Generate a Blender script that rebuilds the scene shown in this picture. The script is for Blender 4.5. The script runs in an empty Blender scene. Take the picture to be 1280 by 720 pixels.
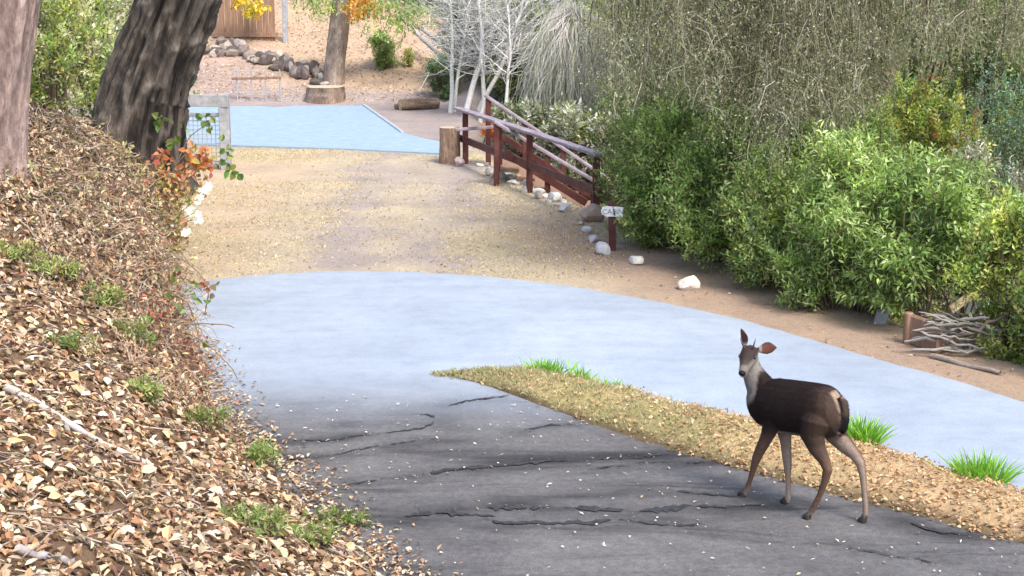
import bpy, math, random
import numpy as np
from mathutils import Vector, Matrix

# ------------------------------------------------------------------ camera, world, sun, exposure
F, H, YH = 2000.0, 3.57, -58.0                      # focal length in photo pixels, eye height, horizon row
PITCH = math.atan((360 - YH) / F)
scene = bpy.context.scene
COL = scene.collection
cam_d = bpy.data.cameras.new('camera'); cam = bpy.data.objects.new('camera', cam_d); COL.objects.link(cam)
cam.location = (0, 0, H); cam.rotation_euler = (math.pi / 2 - PITCH, 0, 0)
cam_d.sensor_width = 36.0; cam_d.lens = F / 1280 * 36.0; cam_d.clip_start = 0.1; cam_d.clip_end = 1000
scene.camera = cam

SUN_EL, SUN_AZ = 54.0, 146.0                         # azimuth measured from +Y (view direction) towards +X
w = bpy.data.worlds.new('World'); scene.world = w; w.use_nodes = True
wn = w.node_tree.nodes; wl = w.node_tree.links
sky = wn.new('ShaderNodeTexSky'); sky.sky_type = 'NISHITA'; sky.sun_disc = False
sky.sun_elevation = math.radians(SUN_EL); sky.sun_rotation = math.radians(SUN_AZ)
sky.air_density = 1.0; sky.dust_density = 3.0; sky.ozone_density = 1.0
wn['Background'].inputs['Strength'].default_value = 0.15
wl.new(sky.outputs[0], wn['Background'].inputs['Color'])
sun_d = bpy.data.lights.new('sun', 'SUN'); sun_d.energy = 1.5; sun_d.angle = math.radians(14); sun_d.color = (1.0, 0.95, 0.86)
sun = bpy.data.objects.new('sun', sun_d); COL.objects.link(sun)
_e, _a = math.radians(SUN_EL), math.radians(SUN_AZ)
sdir = Vector((math.cos(_e) * math.sin(_a), math.cos(_e) * math.cos(_a), math.sin(_e)))
sun.rotation_euler = sdir.to_track_quat('Z', 'Y').to_euler(); sun.location = (20, 10, 30)
scene.view_settings.view_transform = 'Standard'; scene.view_settings.look = 'None'
scene.view_settings.exposure = 1.42; scene.view_settings.gamma = 1.0
scene.render.engine = 'CYCLES'; scene.cycles.use_denoising = True
scene.cycles.max_bounces = 6; scene.cycles.transparent_max_bounces = 4

rng = np.random.default_rng(7)
A = np.array

# ------------------------------------------------------------------ numeric helpers
def _h(ix, iy, iz, seed):
    n = (ix * 374761393 + iy * 668265263 + iz * 2147483647 + seed * 974711) & 0xffffffff
    n = ((n ^ (n >> 13)) * 1274126177) & 0xffffffff
    n = n ^ (n >> 16)
    return (n & 0xffff) / 65535.0
def vn(P, scale=1.0, seed=0):
    """value noise -1..1, P (N,3) or (N,2)"""
    P = np.asarray(P, float) * scale
    if P.shape[1] == 2: P = np.c_[P, np.zeros(len(P))]
    i = np.floor(P).astype(np.int64); f = P - i; f = f * f * (3 - 2 * f)
    r = 0
    for dx in (0, 1):
        wx = f[:, 0] if dx else 1 - f[:, 0]
        for dy in (0, 1):
            wy = f[:, 1] if dy else 1 - f[:, 1]
            for dz in (0, 1):
                wz = f[:, 2] if dz else 1 - f[:, 2]
                r = r + wx * wy * wz * _h(i[:, 0] + dx, i[:, 1] + dy, i[:, 2] + dz, seed)
    return r * 2 - 1
def fbm(P, scale=1.0, seed=0, oct=3):
    r = 0; a = 1.0; t = 0
    for o in range(oct):
        r = r + a * vn(P, scale * 2 ** o, seed + o); t += a; a *= .5
    return r / t
def unit(v):
    v = np.asarray(v, float); return v / np.maximum(np.linalg.norm(v, axis=-1, keepdims=True), 1e-9)
def ray(x, y):
    a = (x - 640) / F; b = (360 - y) / F
    return A([a, math.cos(PITCH) + b * math.sin(PITCH), -math.sin(PITCH) + b * math.cos(PITCH)])
def G(x, y, z=0.0):
    d = ray(x, y); return A([0, 0, H]) + (z - H) / d[2] * d
def AT(x, y, Y):
    """point seen at pixel x,y that lies Y metres ahead"""
    d = ray(x, y); return A([0, 0, H]) + Y / d[1] * d

# ------------------------------------------------------------------ terrain heights
TOE_Y = [2, 3, 5, 7, 9.18, 9.55, 10.7, 11.84, 13.5, 15.6, 17.3, 20, 26, 34, 40, 60, 150]
TOE_X = [2.0, 1.6, .9, .05, -.92, -1.15, -1.66, -2.19, -2.8, -3.29, -3.68, -4.2, -5.3, -7.6, -11, -20, -60]
EDG_Y = [2, 5, 11, 13.5, 14.9, 17, 19.5, 21, 24, 27, 33, 38, 150]
EDG_X = [11, 9, 6, 4.65, 3.95, 3.15, 2.3, 1.6, .6, -.35, -1.1, -.9, -.9]
def toe(Y): return np.interp(Y, TOE_Y, TOE_X)
def edge(Y): return np.interp(Y, EDG_Y, EDG_X)
def srelu(x, k=.6): return np.where(x > 6 * k, x, k * np.log1p(np.exp(np.minimum(x / k, 30))))
def zt(X, Y):
    X = np.atleast_1d(np.asarray(X, float)); Y = np.atleast_1d(np.asarray(Y, float))
    P = np.c_[X, Y]
    s = np.maximum(toe(Y) - X, 0)
    k = np.interp(Y, [0, 10, 11.5, 13, 15, 17, 20, 24, 28, 34, 40], [.42, .47, .75, 1.6, 4.5, 7, 5, 1.6, .9, .4, .25])
    cap = np.interp(Y, [0, 8, 11, 14, 17, 20, 26, 34, 40], [2.6, 2.6, 2.5, 2.35, 1.8, 1.5, .8, .5, .4])
    z = cap * (1 - np.exp(-k * s / cap))
    z = z + np.minimum(s, 1) * (.09 * fbm(P, 1.3, 3) + .05 * vn(P, 4, 9))
    z = z + .22 * np.exp(-((X + 4.9) / .55) ** 2 - ((Y - 15.6) / .7) ** 2) * (s > 0)
    z = z + .24 * srelu(Y - 38.6, .5) * (1 - np.clip((X + 1.6) / 1.2, 0, 1)) 
    e = np.maximum(X - edge(Y), 0)
    drop = 1.6 * (1 - np.exp(-.6 * e / 1.6))
    z = z - drop + .36 * srelu(Y - 37, 1.) * np.clip((X + 1.6) / 1.2, 0, 1)
    z = z + np.clip((Y - 39) / 6, 0, 1) * .15 * fbm(P, .5, 21)
    fl = (s <= 0) & (e <= 0) & (Y > 17.5) & (Y < 38)
    z = z + np.where(fl, .02 * fbm(P, .9, 5), 0)
    return z
def Z(x, y): return float(zt(x, y)[0])
def onground(px, py):
    """where the pixel's ray meets the terrain"""
    d = ray(px, py); t = np.linspace(3, 110, 4000)
    X = d[0] * t; Y = d[1] * t; zz = H + d[2] * t
    k = np.argmax(zz <= zt(X, Y))
    return A([X[k], Y[k], zt(X[k], Y[k])[0]])

# ------------------------------------------------------------------ mesh builders
class MB:
    def __init__(s): s.v = []; s.f = []; s.c = []; s.n = 0
    def add(s, v, f, c=None):
        v = np.asarray(v, float).reshape(-1, 3); f = np.asarray(f, int)
        s.v.append(v); s.f.append(f + s.n); s.n += len(v)
        c = A((1, 1, 1.)) if c is None else np.asarray(c, float)
        s.c.append(np.broadcast_to(c, (len(f), 3)).copy())
        return s
    def mesh(s, name, smooth=False):
        me = bpy.data.meshes.new(name)
        v = np.concatenate(s.v)
        me.vertices.add(len(v)); me.vertices.foreach_set('co', v.astype(np.float32).ravel())
        li = np.concatenate([f.ravel() for f in s.f]); tot = np.concatenate([np.full(len(f), f.shape[1]) for f in s.f])
        st = np.r_[0, np.cumsum(tot)[:-1]]
        me.loops.add(len(li)); me.loops.foreach_set('vertex_index', li.astype(np.int32))
        me.polygons.add(len(tot)); me.polygons.foreach_set('loop_start', st.astype(np.int32))
        try: me.polygons.foreach_set('loop_total', tot.astype(np.int32))
        except Exception: pass
        me.update(calc_edges=True)
        me.polygons.foreach_set('use_smooth', np.full(len(tot), smooth))
        col = np.concatenate(s.c); col = np.c_[col, np.ones(len(col))]
        at = me.attributes.new('Col', 'FLOAT_COLOR', 'FACE'); at.data.foreach_set('color', col.astype(np.float32).ravel())
        return me
    def build(s, name, m, parent=None, smooth=False):
        return obj(name, s.mesh(name, smooth), m, parent)
def obj(name, me, m, parent=None):
    o = bpy.data.objects.new(name, me); COL.objects.link(o)
    if m is not None and not me.materials: me.materials.append(m)
    if parent is not None:
        o.parent = parent
    return o
def thing(name, label, cat, loc=(0, 0, 0), group=None):
    o = bpy.data.objects.new(name, None); COL.objects.link(o); o.location = loc; o.empty_display_size = .1
    return tag(o, label, cat, group)
def tag(o, label=None, cat=None, group=None, kind=None):
    if label: o['label'] = label
    if cat: o['category'] = cat
    if group: o['group'] = group
    if kind: o['kind'] = kind
    return o
def local(P, loc): return np.asarray(P, float) - np.asarray(loc, float)

def tubes(paths, radii, sides=3, cap=False):
    """paths (N,K,3) radii (N,K) -> verts, quads"""
    paths = np.asarray(paths, float); radii = np.asarray(radii, float)
    N, K, _ = paths.shape
    t = unit(np.gradient(paths, axis=1))
    ref = np.where(np.abs(t[..., 2:3]) > .9, A([1., 0, 0]), A([0, 0, 1.]))
    ref = np.broadcast_to(ref[:, :1], t.shape)
    a = unit(np.cross(ref, t)); b = np.cross(t, a)
    ang = np.arange(sides) * 2 * math.pi / sides
    v = paths[:, :, None] + radii[:, :, None, None] * (np.cos(ang)[:, None] * a[:, :, None] + np.sin(ang)[:, None] * b[:, :, None])
    v = v.reshape(-1, 3)
    base = (np.arange(N) * K * sides)[:, None, None]
    k = (np.arange(K - 1) * sides)[None, :, None]; j = np.arange(sides)[None, None, :]; j2 = (j + 1) % sides
    q = np.stack([base + k + j, base + k + j2, base + k + sides + j2, base + k + sides + j], -1).reshape(-1, 4)
    return v, q
def loft(path, ra, rb, up, n=16):
    """one closed elliptical loft; ra across, rb along up"""
    path = np.asarray(path, float); t = unit(np.gradient(path, axis=0))
    up = np.broadcast_to(np.asarray(up, float), path.shape)
    a = unit(np.cross(up, t)); b = np.cross(t, a)
    ang = np.arange(n) * 2 * math.pi / n
    v = path[:, None] + np.asarray(ra)[:, None, None] * np.cos(ang)[None, :, None] * a[:, None] + np.asarray(rb)[:, None, None] * np.sin(ang)[None, :, None] * b[:, None]
    K = len(path); v = v.reshape(-1, 3)
    j = np.arange(n); j2 = (j + 1) % n
    q = np.concatenate([np.stack([k * n + j, k * n + j2, k * n + n + j2, k * n + n + j], -1) for k in range(K - 1)])
    v = np.r_[v, path[:1], path[-1:]]
    t1 = np.stack([j2, j, np.full(n, K * n)], -1); t2 = np.stack([(K - 1) * n + j, (K - 1) * n + j2, np.full(n, K * n + 1)], -1)
    return v, q, np.r_[t1, t2]
def box(mb, c, size, R=None, col=None, bev=.0):
    """box with chamfered edges (24 verts)"""
    s = np.asarray(size, float) / 2; b = min(bev, .45 * s.min()) if bev else 0
    if not b:
        v = A([[x, y, z] for x in (-1, 1) for y in (-1, 1) for z in (-1, 1)]) * s
        f = [[0, 1, 3, 2], [4, 6, 7, 5], [0, 4, 5, 1], [2, 3, 7, 6], [0, 2, 6, 4], [1, 5, 7, 3]]
        if R is not None: v = v @ np.asarray(R).T
        mb.add(v + np.asarray(c), f, col); return
    bm = bmesh_box(s, b)
    v, q, t = bm
    if R is not None: v = v @ np.asarray(R).T
    n0 = mb.n; mb.add(v + np.asarray(c), q, col); 
    mb.f.append(t + n0); mb.c.append(np.broadcast_to(A((1, 1, 1.)) if col is None else np.asarray(col, float), (len(t), 3)).copy())
def bmesh_box(s, b):
    idx = {}; v = []
    for sx in (-1, 1):
        for sy in (-1, 1):
            for sz in (-1, 1):
                for ax in range(3):
                    p = A([sx * s[0], sy * s[1], sz * s[2]])
                    for o in range(3):
                        if o != ax: p[o] -= (sx, sy, sz)[o] * b
                    idx[(sx, sy, sz, ax)] = len(v); v.append(p)
    q = []; t = []
    for ax in range(3):
        o1, o2 = [o for o in range(3) if o != ax]
        for sg in (-1, 1):
            c = []
            for a1, a2 in ((-1, -1), (1, -1), (1, 1), (-1, 1)):
                k = [0, 0, 0]; k[ax] = sg; k[o1] = a1; k[o2] = a2; c.append(idx[tuple(k) + (ax,)])
            q.append(c)
        for a1 in (-1, 1):
            for a2 in (-1, 1):
                k = [0, 0, 0]; k[o1] = a1; k[o2] = a2; r = []
                for e in (-1, 1):
                    k[ax] = e; r.append((idx[tuple(k) + (o1,)], idx[tuple(k) + (o2,)]))
                q.append([r[0][0], r[0][1], r[1][1], r[1][0]])
    for sx in (-1, 1):
        for sy in (-1, 1):
            for sz in (-1, 1):
                t.append([idx[(sx, sy, sz, a)] for a in range(3)])
    return A(v), A(q), A(t)
def beam(mb, p0, p1, wd, ht, up=(0, 0, 1), bev=.006, col=None):
    p0 = A(p0, float); p1 = A(p1, float); t = unit(p1 - p0); a = unit(np.cross(up, t)); b = np.cross(t, a)
    box(mb, (p0 + p1) / 2, (np.linalg.norm(p1 - p0), wd, ht), np.stack([t, a, b], 1), col, bev)

def leaves(mb, P, D, N, L, W, C, fold=.25, six=False):
    """leaf-shaped faces: P base, D axis, N normal"""
    D = unit(D); S = unit(np.cross(D, N)); N = np.cross(S, D)
    L = np.broadcast_to(L, len(P))[:, None]; W = np.broadcast_to(W, len(P))[:, None]
    if six:
        v = np.stack([P, P + D * L * .3 + S * W * .48 + N * W * fold, P + D * L * .68 + S * W * .36 + N * W * fold * .5,
                      P + D * L - N * L * .12, P + D * L * .68 - S * W * .36 + N * W * fold * .5, P + D * L * .3 - S * W * .48 + N * W * fold], 1)
        b = (np.arange(len(P)) * 6)[:, None, None]
        f = (b + A([[0, 1, 2], [0, 2, 3], [0, 3, 4], [0, 4, 5]])[None]).reshape(-1, 3); r = 4
    else:
        v = np.stack([P, P + D * L * .45 + S * W * .5 + N * W * fold, P + D * L, P + D * L * .45 - S * W * .5 + N * W * fold], 1)
        b = (np.arange(len(P)) * 4)[:, None, None]
        f = (b + A([[0, 1, 2], [0, 2, 3]])[None]).reshape(-1, 3); r = 2
    mb.add(v.reshape(-1, 3), f, np.repeat(C, r, 0))
def pick(pal, n, g, jit=.18):
    pal = np.minimum(A(pal, float), .9); c = pal[g.integers(0, len(pal), n)]
    return np.clip(c * (1 + g.normal(0, jit, (n, 1))) + g.normal(0, .006, (n, 3)), .004, 1)

# ------------------------------------------------------------------ materials
def mat(name, rough=.8, spec=.3):
    m = bpy.data.materials.new(name); m.use_nodes = True; nt = m.node_tree
    b = nt.nodes['Principled BSDF']; b.inputs['Roughness'].default_value = rough; b.inputs['Specular IOR Level'].default_value = spec
    return m, nt, b
def nd(nt, t, **kw):
    n = nt.nodes.new(t)
    for k, v in kw.items():
        if hasattr(n, k) and k not in n.inputs: setattr(n, k, v)
        else: n.inputs[k].default_value = v
    return n
def ramp(nt, fac, stops):
    r = nt.nodes.new('ShaderNodeValToRGB'); e = r.color_ramp.elements
    while len(e) < len(stops): e.new(.5)
    for i, (p, c) in enumerate(stops):
        e[i].position = p; e[i].color = (*c, 1) if len(c) == 3 else c
    nt.links.new(fac, r.inputs[0]); return r.outputs[0]
def noise(nt, scale, detail=4, rough=.6, vec=None, dist=0):
    n = nd(nt, 'ShaderNodeTexNoise', Scale=scale, Detail=detail, Roughness=rough, Distortion=dist)
    if vec is not None: nt.links.new(vec, n.inputs['Vector'])
    return n.outputs[0]
def coords(nt, scale=None):
    t = nt.nodes.new('ShaderNodeTexCoord'); o = t.outputs['Object']
    if scale:
        mp = nt.nodes.new('ShaderNodeMapping'); mp.inputs['Scale'].default_value = scale; nt.links.new(o, mp.inputs[0]); o = mp.outputs[0]
    return o
def mixc(nt, a, b, fac, mode='MIX'):
    m = nt.nodes.new('ShaderNodeMix'); m.data_type = 'RGBA'; m.blend_type = mode
    for s, v in ((6, a), (7, b)):
        if isinstance(v, (tuple, list)): m.inputs[s].default_value = (*v, 1)
        else: nt.links.new(v, m.inputs[s])
    if isinstance(fac, (int, float)): m.inputs[0].default_value = fac
    else: nt.links.new(fac, m.inputs[0])
    return m.outputs[2]
def bump(nt, b, h, s=.4, d=.01):
    n = nd(nt, 'ShaderNodeBump', Strength=s, Distance=d); nt.links.new(h, n.inputs['Height']); nt.links.new(n.outputs[0], b.inputs['Normal'])
def attr(nt, nm='Col'):
    a = nt.nodes.new('ShaderNodeAttribute'); a.attribute_name = nm; return a.outputs['Color']
def m_noise(name, stops, scale=8, rough=.85, bs=.4, bd=.01, stretch=None, spec=.25, detail=6):
    m, nt, b = mat(name, rough, spec); co = coords(nt, stretch)
    n = noise(nt, scale, detail, .62, co)
    nt.links.new(ramp(nt, n, stops), b.inputs['Base Color']); bump(nt, b, noise(nt, scale * 3, 5, .7, co), bs, bd)
    return m
def m_leaf(name, rough=.5, trans=.3, spec=.4):
    m, nt, b = mat(name, rough, spec); c = attr(nt)
    nt.links.new(c, b.inputs['Base Color'])
    tr = nt.nodes.new('ShaderNodeBsdfTranslucent'); mx = nt.nodes.new('ShaderNodeMixShader'); mx.inputs[0].default_value = trans
    g = mixc(nt, c, (1.25, 1.2, .6), 1.0, 'MULTIPLY'); nt.links.new(g, tr.inputs[0])
    nt.links.new(b.outputs[0], mx.inputs[1]); nt.links.new(tr.outputs[0], mx.inputs[2])
    nt.links.new(mx.outputs[0], nt.nodes['Material Output'].inputs[0]); return m
def m_attr(name, rough=.85, scale=20, amt=.35, bs=.5, bd=.01, spec=.2, stretch=None):
    m, nt, b = mat(name, rough, spec); c = attr(nt); co = coords(nt, stretch)
    n = noise(nt, scale, 6, .65, co)
    v = ramp(nt, n, [(.25, (1 - amt,) * 3), (.5, (1, 1, 1)), (.75, (1 + amt, 1 + amt, 1 + amt))])
    nt.links.new(mixc(nt, c, v, 1.0, 'MULTIPLY'), b.inputs['Base Color']); bump(nt, b, n, bs, bd); return m

M = {}
M['leaf'] = m_leaf('foliage_leaf', .33, .5, .6)
M['leaf_soft'] = m_leaf('fine_foliage', .6, .42, .3)
M['litter'] = m_leaf('fallen_leaf', .7, .15, .25)
M['grass'] = m_leaf('grass_blade', .5, .35, .35)
M['twig'] = m_attr('twig_bark', .85, 30, .3)
M['strand'] = m_leaf('hanging_lichen', .85, .3, .1)
M['wood_red'] = m_noise('red_brown_stained_wood', [(.3, (.055, .018, .016)), (.55, (.095, .032, .028)), (.75, (.14, .06, .05))], 6, .6, .3, .004, (1, 1, 1))
M['wood_weathered'] = m_noise('weathered_rail_top', [(.3, (.17, .135, .155)), (.55, (.27, .225, .255)), (.75, (.38, .34, .37))], 7, .7, .3, .004)
M['wood_grey'] = m_noise('grey_weathered_timber', [(.3, (.21, .215, .23)), (.55, (.32, .33, .35)), (.75, (.42, .435, .46))], 9, .8, .4, .005)
M['wood_brown'] = m_noise('brown_fence_board', [(.3, (.17, .10, .065)), (.55, (.27, .165, .11)), (.75, (.36, .24, .16))], 3, .8, .4, .006, (9, 9, .8))
M['cut_wood'] = m_noise('cut_wood', [(.3, (.36, .24, .15)), (.55, (.5, .38, .26)), (.75, (.6, .5, .38))], 14, .8, .3, .003)
M['stone'] = m_attr('stone', .85, 9, .35, .5, .015)
M['wire'] = mat('galvanised_wire', .45, .5)[0]; M['wire'].node_tree.nodes['Principled BSDF'].inputs['Base Color'].default_value = (.32, .33, .36, 1)
M['white_petal'] = m_leaf('white_petal', .6, .25, .2)
M['sign_white'] = m_noise('white_sign_paint', [(.3, (.62, .64, .68)), (.6, (.8, .82, .86))], 12, .5, .1, .002)
M['sign_ink'] = mat('sign_lettering', .6, .3)[0]; M['sign_ink'].node_tree.nodes['Principled BSDF'].inputs['Base Color'].default_value = (.2, .2, .25, 1)

# ground
m, nt, b = mat('ground_soil', .95, .1); co = coords(nt)
c = attr(nt); n1 = noise(nt, 1.1, 8, .7, co); n2 = noise(nt, 14, 8, .75, co); n3 = noise(nt, 60, 3, .6, co)
v = ramp(nt, n1, [(.25, (.78, .78, .8)), (.5, (1, 1, 1)), (.72, (1.2, 1.17, 1.1))]); cc = mixc(nt, c, v, 1., 'MULTIPLY')
v = ramp(nt, n2, [(.28, (.76, .74, .72)), (.5, (1, 1, 1)), (.72, (1.22, 1.2, 1.16))]); cc = mixc(nt, cc, v, 1., 'MULTIPLY')
v = ramp(nt, n3, [(.3, (.75, .75, .75)), (.5, (1, 1, 1)), (.7, (1.25, 1.25, 1.25))]); cc = mixc(nt, cc, v, 1., 'MULTIPLY')
nt.links.new(cc, b.inputs['Base Color']); bump(nt, b, n2, .7, .04); M['ground'] = m
# pale road: bleached chip seal
def road_colour(nt, co):
    n1 = noise(nt, .55, 6, .65, co, .6); n2 = noise(nt, 120, 3, .7, co); st = noise(nt, 1.6, 5, .6, coords(nt, (.25, 1.6, 1)), .4)
    c = ramp(nt, n1, [(.3, (.245, .285, .345)), (.5, (.275, .32, .385)), (.7, (.305, .35, .415))])
    c = mixc(nt, c, ramp(nt, st, [(.34, (.94, .935, .93)), (.5, (1, 1, 1)), (.68, (1.04, 1.035, 1.03))]), 1., 'MULTIPLY')
    nm_ = noise(nt, 4.5, 7, .72, co); c = mixc(nt, c, ramp(nt, nm_, [(.3, (.90, .895, .89)), (.5, (1, 1, 1)), (.7, (1.07, 1.07, 1.06))]), 1., 'MULTIPLY')
    return mixc(nt, c, ramp(nt, n2, [(.28, (.78, .78, .78)), (.5, (1, 1, 1)), (.72, (1.18, 1.18, 1.18))]), 1., 'MULTIPLY'), n2
m, nt, b = mat('pale_bleached_road', .8, .3); co = coords(nt); c, n2 = road_colour(nt, co)
nt.links.new(c, b.inputs['Base Color']); bump(nt, b, n2, .35, .006); M['road'] = m
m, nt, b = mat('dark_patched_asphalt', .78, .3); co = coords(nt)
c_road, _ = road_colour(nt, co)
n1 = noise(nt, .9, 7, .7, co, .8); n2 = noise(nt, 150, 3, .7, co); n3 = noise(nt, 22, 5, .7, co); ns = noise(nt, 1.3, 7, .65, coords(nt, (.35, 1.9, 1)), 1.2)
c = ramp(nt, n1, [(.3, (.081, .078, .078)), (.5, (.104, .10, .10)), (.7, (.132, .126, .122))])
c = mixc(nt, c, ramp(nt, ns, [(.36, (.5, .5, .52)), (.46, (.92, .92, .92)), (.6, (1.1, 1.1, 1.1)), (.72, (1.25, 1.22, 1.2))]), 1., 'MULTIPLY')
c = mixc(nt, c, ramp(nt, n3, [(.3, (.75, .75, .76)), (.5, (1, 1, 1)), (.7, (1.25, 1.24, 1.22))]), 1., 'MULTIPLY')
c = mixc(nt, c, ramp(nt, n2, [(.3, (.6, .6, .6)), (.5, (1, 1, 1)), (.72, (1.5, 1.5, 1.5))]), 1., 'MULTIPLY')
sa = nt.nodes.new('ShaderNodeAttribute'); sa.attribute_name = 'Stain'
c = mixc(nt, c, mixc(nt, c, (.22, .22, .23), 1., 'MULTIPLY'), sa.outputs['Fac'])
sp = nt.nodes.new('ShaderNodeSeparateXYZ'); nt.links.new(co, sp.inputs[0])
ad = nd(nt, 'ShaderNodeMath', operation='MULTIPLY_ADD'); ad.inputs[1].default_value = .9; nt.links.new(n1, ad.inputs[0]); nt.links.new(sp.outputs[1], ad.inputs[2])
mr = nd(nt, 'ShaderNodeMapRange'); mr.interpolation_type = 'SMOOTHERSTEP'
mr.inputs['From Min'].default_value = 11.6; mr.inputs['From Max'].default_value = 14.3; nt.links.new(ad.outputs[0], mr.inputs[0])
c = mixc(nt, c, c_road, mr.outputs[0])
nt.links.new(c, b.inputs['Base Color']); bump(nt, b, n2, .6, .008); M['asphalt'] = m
M['crack'] = m_noise('open_asphalt_crack', [(.3, (.018, .018, .022)), (.6, (.045, .045, .05)), (.8, (.085, .08, .08))], 30, .95, .6, .01)
M['pad'] = m_noise('blue_painted_concrete', [(.3, (.215, .295, .37)), (.5, (.245, .325, .405)), (.7, (.28, .365, .445))], 5, .75, .25, .004)
M['kerb'] = m_noise('pale_concrete', [(.3, (.28, .31, .35)), (.6, (.38, .41, .45))], 10, .85, .3, .004)

# ------------------------------------------------------------------ terrain mesh, split into ground, bank and hillside
ys = np.concatenate([np.geomspace(2.2, 40, 330), np.geomspace(40.6, 160, 60)])
us = np.concatenate([np.linspace(-1.3, -.42, 50)[:-1], np.linspace(-.42, .42, 330), np.linspace(.42, 1.3, 50)[1:]])
UU, YY = np.meshgrid(us, ys); XX = UU * (YY + 1.5)
X1, Y1 = XX.ravel(), YY.ravel(); Z1 = zt(X1, Y1); P2 = np.c_[X1, Y1]
s_ = toe(Y1) - X1; e_ = X1 - edge(Y1)
# ground colours: what grows or lies there, plus shade painted on the mound
n_a = fbm(P2, .45, 11); n_b = fbm(np.c_[X1 * .5, Y1 * 1.3], 1.2, 17); n_c = fbm(P2, 2.5, 31)
dry = A([.405, .34, .245]); dirt = A([.305, .262, .24]); tan = A([.42, .32, .225]); red = A([.32, .235, .175]); soil = A([.13, .085, .055]); hillc = A([.40, .29, .205]); rav = A([.12, .10, .065])
def mixv(a, b, t): t = np.clip(t, 0, 1)[:, None]; return a * (1 - t) + b * t
tc = X1 + 1.5 + .3 * n_a + .02 * (Y1 - 22); track = np.exp(-((tc - .75) / .38) ** 2) + np.exp(-((tc + .75) / .38) ** 2) + .35 * np.exp(-(tc / 1.2) ** 2)
C1 = mixv(dry[None], dirt[None], .8 * track + 1.0 * n_b + .4 * n_a)
C1 = mixv(C1, tan[None], np.clip((-X1 - 2.9) / .8, 0, 1) * (.75 + .5 * n_b))
C1 = mixv(C1, (dry * A([1.0, 1.0, .85]))[None], np.clip((n_a - .05) * 2.2, 0, .6) * (Y1 > 19))
C1 = mixv(C1, red[None], np.clip((X1 - edge(Y1) + 2.2 + .5 * n_a) / 1.0, 0, 1) * np.clip((23.5 - Y1) / 3, 0, 1))
C1 = mixv(C1, dirt[None] * A([.95, .93, .95]), np.clip((Y1 - 29.5) / 1.5, 0, 1))
C1 = mixv(C1, hillc[None], np.clip((Y1 - 39.2 - .6 * n_b) / 1.2, 0, 1))
C1 = mixv(C1, (dirt * A([1.05, .92, .85]))[None], np.clip((Y1 - 39) / 1, 0, 1) * np.clip((-X1 - 6.0 + n_a) / .8, 0, 1) * np.clip((44 - Y1) / 2, 0, 1))
C1 = mixv(C1, soil[None] * (1 + .4 * n_c[:, None]), np.clip((s_ + .05) / .25, 0, 1) * np.clip((24 - Y1) / 4, 0, 1))
C1 = mixv(C1, A([[.055, .032, .022]]), 1.6 * np.exp(-((X1 + 4.85) / .7) ** 2 - ((Y1 - 15.3) / .9) ** 2) * (s_ > 0))  # mound between the trunks: dark earth with its shade painted into the colour
C1 = mixv(C1, rav[None], np.clip((e_ - .15) / .5, 0, 1))
nr, nc = YY.shape
a = (np.arange(nr - 1)[:, None] * nc + np.arange(nc - 1)[None]).ravel()
Q = np.stack([a, a + 1, a + nc + 1, a + nc], -1)
fx, fy = X1[Q].mean(1), Y1[Q].mean(1)
is_hill = fy > 38.3; is_bank = (~is_hill) & (toe(fy) - fx > -.06) & (fy < 25)
V1 = np.c_[X1, Y1, Z1]
STRUCT = {}
for nm, mk in (('ground', ~(is_hill | is_bank)), ('bank', is_bank), ('hillside', is_hill)):
    q = Q[mk]; u, inv = np.unique(q, return_inverse=True)
    mb = MB(); mb.add(V1[u], inv.reshape(-1, 4), C1[q].mean(1)); me = mb.mesh(nm, True)
    me.attributes.remove(me.attributes['Col']); at = me.attributes.new('Col', 'FLOAT_COLOR', 'POINT')
    at.data.foreach_set('color', np.c_[C1[u], np.ones(len(u))].astype(np.float32).ravel())
    STRUCT[nm] = tag(obj(nm, me, M['ground']), kind='structure')
tag(STRUCT['bank'], 'steep brown earth bank covered in fallen leaves beside the dark driveway')
tag(STRUCT['hillside'], 'leaf covered hillside rising behind the blue pad')
tag(STRUCT['ground'], 'dry grass and bare dirt between the pale road and the blue pad')

# ------------------------------------------------------------------ road, driveway, verge, pad
FAR = [(120, 372), (180, 364), (225, 360), (250, 356), (300, 349), (400, 342), (500, 342), (600, 348), (700, 359), (800, 376), (900, 396), (1000, 424), (1100, 454), (1200, 482), (1280, 507), (1400, 548), (1560, 610)]
NEAR = [(120, 482), (225, 482), (400, 482), (545, 478), (600, 473), (660, 470), (700, 477), (760, 490), (800, 501), (900, 524), (960, 541), (1090, 566), (1200, 603), (1280, 630), (1400, 676), (1560, 745)]
LOW = [(520, 466), (560, 473), (600, 483), (640, 497), (700, 521), (760, 541), (830, 564), (880, 579), (930, 594), (1000, 612), (1090, 634), (1180, 657), (1280, 687), (1400, 728), (1560, 790)]
def gline(pts, xs):
    x = [p[0] for p in pts]; y = [p[1] for p in pts]
    yy = np.interp(xs, x, y)
    k = np.ones(9) / 9; yy = np.r_[yy[:4], np.convolve(yy, k, 'valid'), yy[-4:]]
    return A([G(a, b) for a, b in zip(xs, yy)])
def strip(name, Aedge, Bedge, nv, zf, m, edge_noise=.03):
    n = len(Aedge); t = np.linspace(0, 1, nv)
    P = Aedge[:, None] * (1 - t)[None, :, None] + Bedge[:, None] * t[None, :, None]
    P = P.reshape(-1, 3); T = np.tile(t, n)
    jit = fbm(P[:, :2], 3.0, 44) * edge_noise * ((T < .01) | (T > .99))
    P[:, 1] += jit; P[:, 2] = zf(P, T)
    a = (np.arange(n - 1)[:, None] * nv + np.arange(nv - 1)[None]).ravel()
    mb = MB(); mb.add(P, np.stack([a, a + 1, a + nv + 1, a + nv], -1)[:, ::-1])
    return mb.build(name, m, None, True), P
xs = np.arange(120, 1561, 6.0)
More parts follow.
